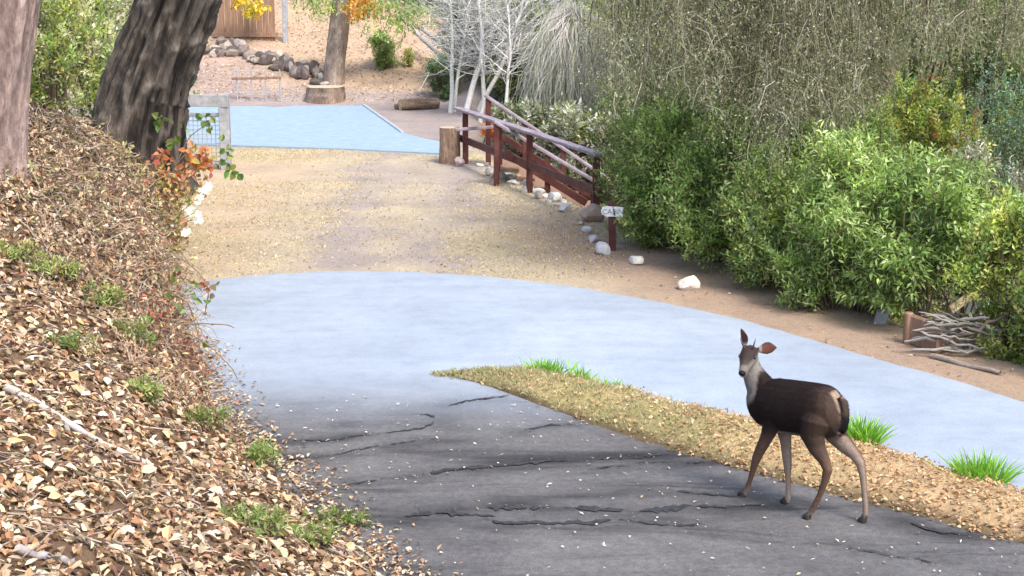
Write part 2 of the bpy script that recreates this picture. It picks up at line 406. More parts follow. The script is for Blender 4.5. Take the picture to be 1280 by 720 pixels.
far_e, near_e = gline(FAR, xs), gline(NEAR, xs)
road, _ = strip('road', near_e, far_e, 14, lambda P, T: .03 + 0 * T, M['road'], .05)
tag(road, 'pale bleached road curving past the dark driveway', kind='structure')
# driveway: rows of constant Y
rows = np.r_[np.linspace(2.2, 8.4, 60)[:-1], np.linspace(8.4, 13.75, 330)]
lowx = A([G(*p) for p in LOW]); o = np.argsort(lowx[:, 1])
rx_ = np.interp(rows, lowx[o, 1], lowx[o, 0]) ; rx_[rows > lowx[o, 1].max()] = lowx[o, 0][-1]
sl = (lowx[o, 0][0] - lowx[o, 0][3]) / (lowx[o, 1][0] - lowx[o, 1][3]); rx_ = np.where(rows < lowx[o, 1].min(), lowx[o, 0][0] + sl * (rows - lowx[o, 1].min()), rx_)
rx_ = rx_ + fbm(np.c_[rx_, rows], 2.2, 77, 4) * .09 + .10
lx_ = toe(rows) - .5
nv = 170; t = np.linspace(0, 1, nv)
P = np.stack([lx_[:, None] * (1 - t) + rx_[:, None] * t, np.repeat(rows[:, None], nv, 1)], -1).reshape(-1, 2)
a = (np.arange(len(rows) - 1)[:, None] * nv + np.arange(nv - 1)[None]).ravel()
mb = MB(); mb.add(np.c_[P, .036 + 0.004 * fbm(P, 2.0, 8)], np.stack([a, a + 1, a + nv + 1, a + nv], -1))
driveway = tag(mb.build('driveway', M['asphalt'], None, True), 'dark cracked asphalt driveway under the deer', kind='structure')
DZ = .040
# verge
xs2 = np.arange(548, 1561, 4.0)
v_up = gline([(520, 466)] + [p for p in NEAR if p[0] > 540], xs2); v_up[:, 1] += .10
v_lo = gline(LOW, xs2); v_lo[:, 1] -= .05
def vz(P, T):
    wd = np.repeat(np.linalg.norm(v_up - v_lo, axis=1), 22); return .034 + np.sin(np.pi * np.clip(T, 0, 1)) * np.minimum(.11, wd * .12) * (1 + .5 * fbm(P[:, :2], 3, 61)) + .012 * fbm(P[:, :2], 9, 62)
mb = MB(); t = np.linspace(0, 1, 22); P = (v_lo[:, None] * (1 - t)[None, :, None] + v_up[:, None] * t[None, :, None]).reshape(-1, 3); T = np.tile(t, len(xs2))
P[:, 1] += fbm(P[:, :2], 2.5, 45, 4) * .10 * ((T < .01) | (T > .99)); P[:, 2] = vz(P, T)
a = (np.arange(len(xs2) - 1)[:, None] * 22 + np.arange(21)[None]).ravel(); q = np.stack([a, a + 22, a + 23, a + 1], -1)
mb.add(P, q); me = mb.mesh('verge', True); me.attributes.remove(me.attributes['Col'])
vc = mixv(A([[.22, .21, .085]]), A([[.42, .28, .165]]), (P[:, 0] - .9 + .5 * fbm(P[:, :2], 1.3, 66)) / 1.6)
vc = mixv(vc, A([[.36, .27, .15]]), .5 + .6 * fbm(P[:, :2], 2.2, 67)); vc = mixv(vc, A([[.12, .09, .05]]), (.16 - T) / .12 + .3 * fbm(P[:, :2], 6, 68))
at = me.attributes.new('Col', 'FLOAT_COLOR', 'POINT'); at.data.foreach_set('color', np.c_[vc, np.ones(len(vc))].astype(np.float32).ravel())
verge = tag(obj('verge', me, M['ground']), 'low grassy verge between dark driveway and pale road', kind='structure'); VP, VT, VC = P, T, vc
# pad with kerb
pad_px = [(170, 127), (290, 129.5), (455, 133.5), (478, 150), (503, 168), (530, 175), (556, 180), (556, 194), (430, 188), (290, 183.5), (170, 180)]
pp = A([G(*p) for p in pad_px]); n = len(pp)
mb = MB(); top = pp.copy(); top[:, 2] = .035; bot = pp.copy(); bot[:, 2] = -.2
mb.v.append(np.r_[top, bot]); mb.n = 2 * n; mb.f.append(A([list(range(n))[::-1]])); mb.c.append(np.ones((1, 3)))
mb.f.append(A([[i, (i + 1) % n, n + (i + 1) % n, n + i] for i in range(n)])); mb.c.append(np.ones((n, 3)))
pad = tag(mb.build('concrete_pad', M['pad']), 'light blue painted concrete parking pad', kind='structure')
mb = MB(); k0, k1, k2 = G(455, 133.5), G(478, 150), G(503, 168)
for p, q in ((k0, k1), (k1, k2)):
    beam(mb, p + A([0, 0, .03]), q + A([0, 0, .03]), .07, .08, col=None, bev=.02)
mb.build('kerb', M['kerb'], pad)
# cracks in the driveway
CR = []; CRUMB = []
z3 = lambda a, b: (260 + a / 2.572, 440 + b / 2.572); z4 = lambda a, b: (600 + a / 2.483, 430 + b / 2.483); z5 = lambda a, b: (1000 + a / 3, 480 + b / 3)
CR += [([z3(*p) for p in l], w) for l, w in (
    ([(120, 300), (190, 300), (300, 305), (420, 300), (480, 290), (560, 278), (640, 268), (690, 262), (725, 245), (730, 225), (700, 215), (655, 215)], .05),
    ([(180, 365), (260, 360), (340, 358), (430, 345), (520, 325), (600, 308), (680, 298), (740, 295)], .09),
    ([(440, 455), (520, 440), (600, 430), (680, 415), (760, 400), (840, 390), (926, 383)], .07),
    ([(630, 555), (700, 545), (780, 535), (860, 545), (926, 550)], .17),
    ([(770, 185), (830, 172), (926, 158)], .09))]
CR += [([z4(*p) for p in l], w) for l, w in (
    ([(-60, 408), (80, 390), (200, 385), (350, 378), (480, 370), (560, 357), (600, 350)], .10),
    ([(-20, 535), (100, 525), (250, 525), (400, 530), (520, 530), (640, 520), (750, 525), (890, 520)], .15),
    ([(480, 462), (560, 472), (650, 480), (760, 490), (830, 500)], .07),
    ([(-40, 562), (150, 572), (300, 575), (450, 575), (600, 580), (700, 585)], .09),
    ([(0, 188), (60, 178), (100, 168)], .06), ([(120, 285), (200, 275), (300, 265)], .04),
    ([(350, 405), (500, 388), (650, 382), (750, 376)], .04))]
CR += [([z5(*p) for p in l], w) for l, w in (([(110, 615), (200, 635), (320, 655), (440, 675), (520, 690)], .035),
    ([(380, 520), (450, 560), (560, 580), (640, 590)], .08))]
for i, (l, wd) in enumerate(CR):
    g = np.random.default_rng(100 + i); pts = A([G(*p)[:2] for p in l]); d = np.r_[0, np.cumsum(np.linalg.norm(np.diff(pts, axis=0), axis=1))]
    n = max(12, int(d[-1] / .03)); s = np.linspace(0, d[-1], n)
    c = np.stack([np.interp(s, d, pts[:, 0]), np.interp(s, d, pts[:, 1])], 1); c[:, 1] += .09 * fbm(np.c_[c[:, 0] * 3, c[:, 1] * 0 + i], 1, 5, 4) + g.normal(0, .008, n)
    hw = wd * .36 * np.clip(.42 + 1.1 * fbm(np.c_[s * 4, s * 0 + 7 * i], 1, 3, 3) + g.normal(0, .25, n), .03, 1.3) * np.minimum(1, np.minimum(s, d[-1] - s) / .12 + .05)
    up = c + np.c_[np.zeros(n), hw]; dn = c - np.c_[np.zeros(n), hw * g.uniform(.4, 1.3, n)]
    zz = np.full(n, DZ + .0035 + .0002 * i)
    mb = MB(); k = np.arange(n - 1); mb.add(np.r_[np.c_[dn, zz], np.c_[up, zz]], np.stack([k, k + 1, n + k + 1, n + k], -1))
    mb.build('crack', M['crack'], driveway)
    k = g.integers(0, n, int(n * .7)); CRUMB.append(c[k] + np.c_[g.normal(0, .03, len(k)), g.normal(0, wd * .38, len(k))])

# ------------------------------------------------------------------ deer
def build_deer():
    c = np.mean([G(*p, DZ) for p in ((931, 620), (983, 630), (1010, 648), (1081, 653))], axis=0)
    YAW = 45; th = math.radians(180 - YAW); h = A([math.cos(th), math.sin(th), 0]); l = A([-h[1], h[0], 0])
    root = thing('deer', 'dark brown young spike buck deer standing on driveway looking at the camera', 'deer', tuple(c))
    root.rotation_euler = (0, 0, th)
    def sag(a, b, off):
        d = ray(860 + a / 2.485, 390 + b / 2.485); o_ = A([0, 0, H]); t = ((c + off * l - o_) @ l) / (d @ l); q = o_ + t * d - c
        return A([q @ h, off, q[2]])
    wl_ = lambda v: A([A(v) @ h, A(v) @ l, v[2]])          # world direction to deer axes
    shapes = []
    # torso
    st = A([(-.285, .735, .05, .03), (-.272, .728, .105, .075), (-.24, .715, .150, .110), (-.18, .70, .170, .128), (-.09, .695, .172, .135), (0, .682, .178, .138), (.12, .668, .182, .138),
            (.22, .660, .178, .130), (.31, .665, .160, .112), (.37, .675, .130, .088), (.415, .68, .09, .055), (.435, .68, .04, .03)])
    shapes.append(loft(np.c_[st[:, 0], 0 * st[:, 0], st[:, 1]], st[:, 3], st[:, 2], (0, 0, 1), 24))
    # withers ridge
    shapes.append(loft([(.30, 0, .76), (.2, 0, .79), (.08, 0, .79), (-.1, 0, .80), (-.20, 0, .80)], [.03, .06, .06, .07, .03], [.04, .055, .06, .062, .05], (0, 0, 1), 14))
    # neck
    nk = A([(.27, 0, .68), (.335, 0, .745), (.385, .004, .815), (.415, .012, .875), (.425, .018, .925), (.425, .02, .965)])
    shapes.append(loft(nk, [.085, .085, .072, .060, .054, .050], [.125, .108, .085, .070, .060, .052], (1, 0, .35), 20))
    # head
    ang = math.radians(113); pt = math.radians(-19)
    f = A([math.cos(ang) * math.cos(pt), math.sin(ang) * math.cos(pt), math.sin(pt)]); side = unit(np.cross((0, 0, 1), f)); up = np.cross(f, side)
    hc = A([.425, .022, .968])
    hs = A([(-.055, .005, .02, .02), (-.04, .004, .044, .046), (0, .004, .058, .060), (.04, .0, .059, .058), (.075, -.005, .051, .051), (.11, -.012, .040, .043), (.15, -.017, .031, .036), (.185, -.020, .027, .031), (.205, -.022, .021, .025), (.216, -.023, .010, .012)])
    hp = hc + hs[:, :1] * f + hs[:, 1:2] * up
    shapes.append(loft(hp, hs[:, 2], hs[:, 3], up, 20))
    # ears
    ears = []
    R_ = wl_((1, 0, 0)); T_ = wl_((0, -.97, .24)); U_ = A([0, 0, 1.])
    e1b = hc - side * 0 + up * .045; 
    b1 = hc + up * .038 - R_ * .036 - f * .01; t1 = b1 + U_ * .138 - R_ * .022 - T_ * .02
    b2 = hc + up * .022 + R_ * .042 - f * .01; t2 = b2 + R_ * .138 + U_ * .022 - T_ * .015
    for b_, t_, nrm in ((b1, t1, unit(T_ * .35 - R_ * .9 + U_ * .05)), (b2, t2, unit(T_ * .92 + R_ * .05 - U_ * .35))):
        k = np.linspace(0, 1, 9); path = b_ + (t_ - b_) * k[:, None] - nrm * (.016 * np.sin(k * math.pi))[:, None]
        wd = A([.016, .020, .032, .042, .048, .047, .040, .026, .006]); tk = A([.013, .010, .008, .0075, .007, .0065, .006, .0055, .003])
        shapes.append(loft(path, wd, tk, nrm, 16)); ears.append((b_, t_, nrm))
    # tail
    tb = A([-.262, 0, .81]); tl = A([tb, (-.295, 0, .785), (-.308, .0, .73), (-.310, 0, .66), (-.305, 0, .61), (-.296, 0, .575)])
    shapes.append(loft(tl, [.02, .028, .034, .036, .030, .008], [.016, .018, .018, .017, .014, .006], (1, 0, 0), 14))
    # legs
    legs = {
        'LF': ([(268, 318, .075), (258, 355, .08), (243, 392, .075), (226, 425, .065), (212, 456, .058), (202, 490, .052), (192, 525, .046), (183, 553, .042), (175, 566, .040)], [.075, .058, .043, .034, .029, .020, .0165, .019, .018]),
        'RF': ([(292, 320, -.07), (298, 365, -.075), (303, 400, -.068), (306, 435, -.06), (309, 470, -.055), (310, 505, -.05), (311, 545, -.045), (311, 574, -.042), (307, 590, -.042)], [.07, .055, .040, .032, .028, .020, .0165, .019, .018]),
        'LH': ([(408, 296, .035), (392, 345, .092), (386, 385, .10), (402, 424, .10), (424, 462, .10), (434, 490, .10), (424, 530, .10), (408, 572, .10), (391, 606, .10), (378, 628, .10)], [.10, .105, .080, .054, .036, .031, .022, .0175, .020, .019]),
        'RH': ([(428, 305, -.035), (440, 345, -.09), (456, 380, -.10), (488, 412, -.10), (520, 444, -.10), (536, 470, -.10), (543, 510, -.10), (548, 560, -.10), (552, 605, -.10), (551, 632, -.10)], [.09, .090, .072, .052, .037, .031, .022, .0175, .020, .019])}
    legpath = {}
    for k, (p, r) in legs.items():
        q = A([sag(*x) for x in p]); legpath[k] = q
        shapes.append(loft(q, np.array(r) * np.where(np.arange(len(r)) < 3, .72, .92), np.array(r) * np.where(np.arange(len(r)) < 3, 1.05, 1.1), (1, 0, 0), 14))
    mb = MB()
    for v, q, t in shapes: 
        n0 = mb.n; mb.add(v, q); mb.f.append(t + n0); mb.c.append(np.ones((len(t), 3)))
    tmp = obj('deer_tmp', mb.mesh('deer_tmp'), None)
    rm = tmp.modifiers.new('r', 'REMESH'); rm.mode = 'VOXEL'; rm.voxel_size = .0048
    sm = tmp.modifiers.new('s', 'SMOOTH'); sm.factor = .5; sm.iterations = 14
    dg = bpy.context.evaluated_depsgraph_get(); me = bpy.data.meshes.new_from_object(tmp.evaluated_get(dg))
    bpy.data.objects.remove(tmp)
    nv = len(me.vertices); co = np.zeros(nv * 3, np.float32); me.vertices.foreach_get('co', co); co = co.reshape(-1, 3).astype(float)
    no = np.zeros(nv * 3, np.float32); me.vertices.foreach_get('normal', no); no = no.reshape(-1, 3)
    # coat
    nz = fbm(co, 25, 4); n2 = fbm(co, 9, 14)
    dark = A([[.013, .0072, .006]]); brown = A([[.048, .029, .021]]); legc = A([[.105, .062, .04]]); pale = A([[.25, .21, .185]]); white = A([[.30, .22, .16]])
    x, y, z = co.T
    ccol = mixv(dark, brown, (-x - .02 + .08 * n2) / .16 + (.62 - z) * 2.0)
    ccol = mixv(ccol, brown * 1.25, (.56 - z + .03 * n2) / .1)
    ccol = mixv(ccol, pale, np.clip((.545 - z) / .03, 0, 1) * np.clip(-no[:, 2] * 2 - .6, 0, 1) * (np.abs(y) < .085) * (z > .42))
    ccol = mixv(ccol, legc, (.50 - z + .03 * nz) / .14)
    inner = np.zeros(nv)
    for k, q in legpath.items():
        d = np.linalg.norm(co[:, None] - q[None, 2:], axis=2).min(1); sgn = -1 if k[0] == 'L' else 1
        inner = np.maximum(inner, (d < .07) * np.clip(no[:, 1] * sgn * 1.2 + (.25 if k in ('RF', 'RH') else -.1), 0, 1) * (z < .54))
    ccol = mixv(ccol, pale * A([1.05, .95, .85]), inner * .8)
    ccol = mixv(ccol, legc * .55, np.clip(1 - np.abs(z - .20) / .05, 0, 1) * .5 * np.clip(no[:, 0], 0, 1))
    ccol = mixv(ccol, pale * .9, (.09 - z) / .05 * .6)
    # rump patch and tail
    rp = (x < -.21) * np.clip((-no[:, 0] - .35) * 2.5, 0, 1) * np.clip((.048 - np.abs(y) + .012 * nz) / .02, 0, 1) * np.clip((z - .52) / .05, 0, 1)
    ccol = mixv(ccol, white, rp)
    ontail = np.linalg.norm(co[:, None] - tl[None, 1:], axis=2).min(1) < .052
    ontail &= (x < -.289)
    tt = (.735 - z) / .05 + .3 * nz
    ccol = np.where(ontail[:, None], mixv(A([[.06, .04, .03]]), A([[.006, .005, .006]]), tt), ccol)
    # neck and head
    dn = np.linalg.norm(co[:, None] - nk[None, 2:], axis=2).min(1)
    isn = np.clip((x - .305 - (z - .70) * .10 + .012 * nz) / .02, 0, 1) * np.clip((z - .615 - np.clip(.40 - x, 0, 1) * .8) / .05, 0, 1)
    grey = A([[.185, .162, .15]])
    ccol = mixv(ccol, grey * (1 + .2 * nz[:, None]), isn)
    hd = (co - hc); af = hd @ f; au = hd @ up; asd = hd @ side
    ish = (np.abs(asd) < .075) & (af > -.06) & (au > -.075) & (au < .1) & (z > .86)
    fh = mixv(grey * .9, A([[.032, .021, .018]]), (au - .002 + .01 * nz) / .02)
    fh = mixv(fh, A([[.05, .036, .03]]), np.clip((af - .10) / .03, 0, 1) * np.clip((au - .0) / .02, 0, 1))
    fh = mixv(fh, A([[.16, .14, .125]]), np.clip((af - .145) / .02, 0, 1) * np.clip((.03 - au) / .02, 0, 1))
    ccol = np.where(ish[:, None], fh, ccol)
    for b_, t_, nrm in ears:
        ax = t_ - b_; L = np.linalg.norm(ax); tpar = (co - b_) @ ax / L / L; dd = np.linalg.norm(co - b_ - tpar[:, None] * ax, axis=1)
        on = (tpar > .16) & (tpar < 1.15) & (dd < .05); inn = on & ((no @ nrm) > .25)
        ec = mixv(A([[.13, .085, .07]]), A([[.30, .26, .24]]), (.35 - tpar) / .2)
        ccol = np.where(on[:, None], ec, ccol)
        ic = mixv(A([[.13, .05, .038]]), A([[.07, .042, .035]]), (dd / .036 - .62) * 4)
        ccol = np.where((inn & (tpar > .3))[:, None], ic, ccol)
    ccol = np.clip(ccol * (1 + .12 * nz[:, None]), .003, 1)
    at = me.attributes.new('Col', 'FLOAT_COLOR', 'POINT'); at.data.foreach_set('color', np.c_[ccol, np.ones(nv)].astype(np.float32).ravel())
    me.polygons.foreach_set('use_smooth', np.ones(len(me.polygons), bool))
    # short coat: flattened hairs lying back along the body
    gh = np.random.default_rng(2); nf = len(me.polygons); fc = np.zeros(nf * 3, np.float32); me.polygons.foreach_get('center', fc); fc = fc.reshape(-1, 3).astype(float); ar = np.zeros(nf, np.float32); me.polygons.foreach_get('area', ar)
    vi = np.zeros(len(me.loops), np.int32); me.loops.foreach_get('vertex_index', vi); ls = np.zeros(nf, np.int32); me.polygons.foreach_get('loop_start', ls); v0 = vi[ls]
    pk = gh.choice(nf, 60000, p=(ar / ar.sum()).astype(float) / (ar / ar.sum()).astype(float).sum()); hp_ = fc[pk]; hn = no[v0[pk]].astype(float); hcol = ccol[v0[pk]]
    flow = np.where((hp_[:, 2] < .5)[:, None], A([[-.15, 0, -1.]]), A([[-1., 0, -.45]])); flow = np.where(((hp_[:, 0] > .34) & (hp_[:, 2] > .62))[:, None], A([[-.3, 0, -1.]]), flow)
    flow = flow + gh.normal(0, .22, flow.shape); flow = unit(flow - hn * (flow * hn).sum(1, keepdims=True)); big = np.clip((hp_[:, 2] - .3) / .25, .35, 1) * np.where(hp_[:, 2] > .93, .35, 1)
    hd_ = unit(flow + hn * gh.uniform(.06, .3, (len(pk), 1))); sd_ = unit(np.cross(hd_, hn)); ln_ = (gh.uniform(.010, .022, len(pk)) * big)[:, None]
    hv = np.stack([hp_ - sd_ * .0012 - hn * .001, hp_ + sd_ * .0012 - hn * .001, hp_ + hd_ * ln_], 1).reshape(-1, 3)
    mf_ = MB(); mf_.add(hv, np.arange(len(hv)).reshape(-1, 3), np.clip(hcol * gh.uniform(.6, 1.7, (len(pk), 1)), .003, 1)); M['hair'] = m_leaf('coat_hair', .7, .0, .15)
    tag(mf_.build('fur', M['hair'], root), kind='stuff')
    M['fur'] = m_attr('deer_coat', .75, 55, .22, .35, .006, .2, (.35, 1, 1)); me.materials.clear()
    obj('body', me, M['fur'], root)
    mk, nt, b = mat('wet_black_nose', .6, .2); b.inputs['Base Color'].default_value = (.008, .007, .008, 1)
    me_, nt, b = mat('dark_eye', .08, .6); b.inputs['Base Color'].default_value = (.006, .004, .004, 1)
    mh = m_noise('hoof_horn', [(.3, (.02, .018, .017)), (.7, (.05, .045, .04))], 30, .5, .2, .002)
    ma = m_noise('antler', [(.3, (.06, .045, .04)), (.7, (.13, .10, .08))], 30, .6, .2, .002)
    def ell(name, cen, ax3, m, n=12):
        th_ = np.linspace(-math.pi / 2, math.pi / 2, 8); p = A(cen) + np.sin(th_)[:, None] * ax3[0]
        mb = MB(); r = np.cos(th_) + 1e-3; v, q, t = loft(p, r * np.linalg.norm(ax3[1]), r * np.linalg.norm(ax3[2]), unit(ax3[2]), n)
        mb.add(v, q); mb.f.append(t); mb.c.append(np.ones((len(t), 3))); return mb.build(name, m, root, True)
    ell('nose', hc + f * .206 - up * .014, (f * .020, side * .024, up * .020), mk)
    for sg in (-1, 1):
        ell('eye', hc + f * .058 + up * .018 + side * sg * .050, (f * .015, side * .010, up * .0125), me_)
        p0 = hc + up * .050 + side * sg * .026 + f * .012; k = np.linspace(0, 1, 6)[:, None]
        ap = p0 + (up * .085 + side * sg * .025 - f * .0) * k + f * .012 * np.sin(k * 3)
        v, q = tubes([ap], [[.0075, .006, .0052, .0045, .0035, .0012]], 8); mb = MB(); mb.add(v, q); mb.build('antler', ma, root, True)
    for k, q in legpath.items():
        fe = q[-1]; mb = MB()
        for sg in (-1, 1):
            cx = fe[0] + .008; cy = fe[1] + sg * .0105
            v, qd, t = loft([(cx - .004, cy, max(fe[2] + .005, .04)), (cx + .004, cy, .024), (cx + .012, cy, .010), (cx + .014, cy, 0)], [.010, .0115, .0125, .0125], [.015, .020, .026, .028], (1, 0, 0), 10)
            n0 = mb.n; mb.add(v, qd); mb.f.append(t + n0); mb.c.append(np.ones((len(t), 3)))
        mb.build('hoof', mh, root, True)
    return root
build_deer()

# ------------------------------------------------------------------ plants: shared builders
UP = A([0, 0, 1.])
def rand_dir(g, n): return unit(g.normal(0, 1, (n, 3)))
def shoots(mb_leaf, mb_twig, tips, dirs, lens, g, nl, L, W, pal, fold=.2, droop=0., six=False, jit=.16, twc=(.10, .075, .045), spread=.9, lump=None):
    n = len(tips); base = tips - dirs * lens[:, None]
    cs = pick(pal, n, g, .12) if lump is None else lump
    k = np.arange(nl); t = (.15 + .85 * (k + 1) / nl)
    a = unit(np.cross(dirs, rand_dir(g, n))); b = np.cross(dirs, a)
    ph = (k * 2.4)[None] + g.uniform(0, 6.28, n)[:, None]
    pos = base[:, None] + dirs[:, None] * (lens[:, None] * t)[..., None]
    perp = np.cos(ph)[..., None] * a[:, None] + np.sin(ph)[..., None] * b[:, None]
    ax = unit(dirs[:, None] * (.35 + .6 * t)[None, :, None] + perp * spread + g.normal(0, .22, (n, nl, 3)) - UP * droop)
    nr = unit(UP + .55 * perp + g.normal(0, .35, (n, nl, 3)))
    c = np.clip(cs[:, None] * (1 + g.normal(0, jit, (n, nl, 1))), .004, 1)
    leaves(mb_leaf, pos.reshape(-1, 3), ax.reshape(-1, 3), nr.reshape(-1, 3), (L * g.uniform(.65, 1.25, (n, nl))).ravel(), (W * g.uniform(.7, 1.2, (n, nl))).ravel(), c.reshape(-1, 3), fold, six)
    if mb_twig is not None:
        mid = base + dirs * lens[:, None] * .5 + g.normal(0, .01, (n, 3))
        v, q = tubes(np.stack([base, mid, tips], 1), np.broadcast_to(A([.004, .003, .0015]), (n, 3)), 3); mb_twig.add(v, q, twc)
def shrub(label, loc, h, rx, ry, pal, L, W, ns, seed, name='shrub', cat='shrub', group=None, z0=.05, nl=11, sl=.32, m='leaf', droop=0., stems=6, tops=.45, open_=.35, trunk=None, up=.45, jit=.2, leafclass='foliage', barkc=(.13, .10, .07)):
    g = np.random.default_rng(seed); loc = A(loc, float); root = thing(name, label, cat, tuple(loc), group)
    cz = (z0 + h) / 2; rz = (h - z0) / 2
    # a few overlapping lobes give an uneven outline with gaps
    nb = 18; th_ = g.uniform(0, 6.28, nb); zz_ = np.linspace(-.72, .62, nb); rr_ = np.sqrt(np.maximum(1 - zz_ ** 2, .1)) * g.uniform(.25, .72, nb)
    lc = np.c_[np.cos(th_) * rr_, np.sin(th_) * rr_, zz_]; lr = g.uniform(.32, .56, nb)
    w_ = g.integers(0, nb, ns); u = rand_dir(g, ns); u[:, 2] = np.abs(u[:, 2]) * np.where(g.random(ns) < .72, 1, -1)
    u = unit(u + .35 * unit(lc[w_])); rad = (g.random(ns) ** open_) * (1 + .25 * vn(u, 2.2, seed))
    q = lc[w_] + u * (lr[w_] * rad)[:, None]
    tips = q * A([rx, ry, rz]) * 1.12 + A([0, 0, cz]); tips[:, 2] = np.maximum(tips[:, 2], z0 + g.uniform(0, .12, ns))
    d = unit(u * .7 + UP * up + g.normal(0, .35, (ns, 3)) - UP * droop * .8)
    lump = pick(pal, ns, g, .10) * (1 + .35 * vn(tips, 2.2, seed + 5)[:, None])
    ml, mt = MB(), MB(); shoots(ml, mt, tips, d, sl * g.uniform(.6, 1.3, ns), g, nl, L, W, pal, droop=droop, lump=np.clip(lump, .004, 1), jit=jit)
    ml.build(leafclass, M[m], root)
    # stems
    k = np.linspace(0, 1, 6)
    tgt = tips[g.integers(0, ns, stems * 5)] * A([.8, .8, .92]); n = len(tgt)
    s0 = np.c_[g.normal(0, .07 * rx, n), g.normal(0, .07 * ry, n), np.full(n, -.08)]
    pth = s0[:, None] * (1 - k)[None, :, None] + tgt[:, None] * k[None, :, None]; pth[:, :, 2] += (np.sin(k * math.pi) * .18)[None] * h * .5
    pth[:, 1:-1] += g.normal(0, .03, (n, 4, 3))
    if trunk: k2 = np.linspace(0, 1, 7); tp = np.stack([.12 * rx * np.sin(k2 * 3), .1 * ry * np.sin(k2 * 2), -.2 + k2 * h * .8], 1); v, f = tubes([tp], [trunk * (1.15 - .8 * k2)], 10); mt.add(v, f, barkc)
    v, f = tubes(pth, np.outer(g.uniform(.007, .016, n) * h / 1.8, 1.1 - .85 * k), 5); mt.add(v, f, barkc)
    so = mt.build('stems' if not trunk else 'trunk', M['twig'], root, True)
    if not trunk: tag(so, kind='stuff')
    return root

GREEN = [(0.202, 0.313, 0.088), (0.274, 0.411, 0.119), (0.366, 0.52, 0.162), (0.166, 0.233, 0.088)]
BRIGHT = [(0.283, 0.42, 0.137), (0.368, 0.525, 0.192), (0.212, 0.315, 0.109), (0.481, 0.587, 0.273)]
YELLOW = [(0.389, 0.467, 0.114), (0.502, 0.545, 0.161), (0.274, 0.37, 0.091), (0.616, 0.6, 0.252)]
OLIVE = [(0.221, 0.292, 0.104), (0.163, 0.246, 0.088), (0.296, 0.354, 0.148), (0.385, 0.4, 0.208)]
DARK = [(0.111, 0.208, 0.099), (0.167, 0.289, 0.148), (0.093, 0.161, 0.084), (0.222, 0.32, 0.167)]
BLUE = [(0.126, 0.23, 0.175), (0.169, 0.297, 0.23), (0.252, 0.378, 0.297)]
GREY = [(0.345, 0.356, 0.31), (0.483, 0.494, 0.46), (0.23, 0.253, 0.196), (0.575, 0.575, 0.54)]
def GP(px, Y): X = (px - 640) / F * Y / math.cos(PITCH) * math.cos(PITCH); return (X * 1.0, Y, Z(X, Y))
grpF = 'shrubs along the pale road'; grpB = 'shrubs behind the roadside row'; grpT = 'trees on the far slope'
# front row on the right
shrub('dense fine leaved olive green shrub beside the white sign post', GP(832, 20.8), 2.05, .76, .75, A(OLIVE + DARK[:1] + GREEN[:2]) * 1.25, .042, .018, 1500, 1, group=grpF, sl=.22, m='leaf_soft', nl=13)
shrub('bright green shrub rising behind the larger white roadside rock', GP(862, 19.7), 1.85, .9, .85, GREEN[:1] + BRIGHT * 2, .075, .034, 1200, 2, group=grpF)
shrub('mid green shrub with a dark hollow between two brighter shrubs', GP(935, 18.2), 1.85, .9, .85, GREEN[1:3] + BRIGHT * 2, .07, .03, 1300, 3, group=grpF)
shrub('dark and pale green mixed shrub with low spreading skirt', GP(1008, 17.0), 1.7, .82, .8, GREEN[1:3] * 2 + DARK[:1] + OLIVE[2:] + BRIGHT, .066, .026, 1100, 4, group=grpF)
shrub('light green shrub with long narrow drooping leaves', GP(1085, 16.0), 1.7, .8, .75, BRIGHT + GREEN[:1], .095, .024, 900, 5, group=grpF, droop=.35, z0=.12)
shrub('glossy green shrub overhanging the driftwood pile and small timber wall', GP(1158, 15.3), 1.7, .74, .7, BRIGHT + GREEN[:2], .085, .027, 900, 6, group=grpF, droop=.3, z0=.30)
shrub('yellow green shrub standing beside the driftwood pile', GP(1285, 14.2), 1.62, .52, .55, YELLOW + BRIGHT[:2], .06, .03, 950, 7, group=grpF, z0=.04)
shrub('round leaved green shrub beyond the yellow green one', GP(1400, 13.2), 1.7, .6, .6, GREEN, .065, .03, 600, 8, group=grpF)
shrub('low leafy green shrub filling the gap above the small white rock', GP(818, 19.6), .95, .55, .5, GREEN + BRIGHT[:1], .06, .028, 420, 401, group=grpF)
shrub('pale green shrub pushing out between the two green roadside shrubs', GP(900, 18.6), 1.35, .62, .6, BRIGHT + GREEN[:1], .07, .03, 650, 402, group=grpF)
shrub('bright shrub squeezed beside the dark and pale mixed shrub', GP(972, 17.2), 1.3, .6, .55, BRIGHT + YELLOW[:1], .068, .03, 650, 403, group=grpF)
shrub('low green shrub at the foot of the narrow leaved shrub', GP(1045, 16.0), 1.1, .55, .5, GREEN + BRIGHT, .07, .026, 560, 404, group=grpF)
shrub('soft lime topped shrub leaning against the yellow green one', GP(1222, 15.6), 1.75, .55, .55, BRIGHT + YELLOW[:2], .07, .028, 700, 405, group=grpF, z0=.75, droop=.2)
shrub('glossy dark green shrub at the far end of the roadside row', GP(1540, 12.4), 1.7, .7, .7, GREEN + BRIGHT, .065, .03, 600, 406, group=grpF)
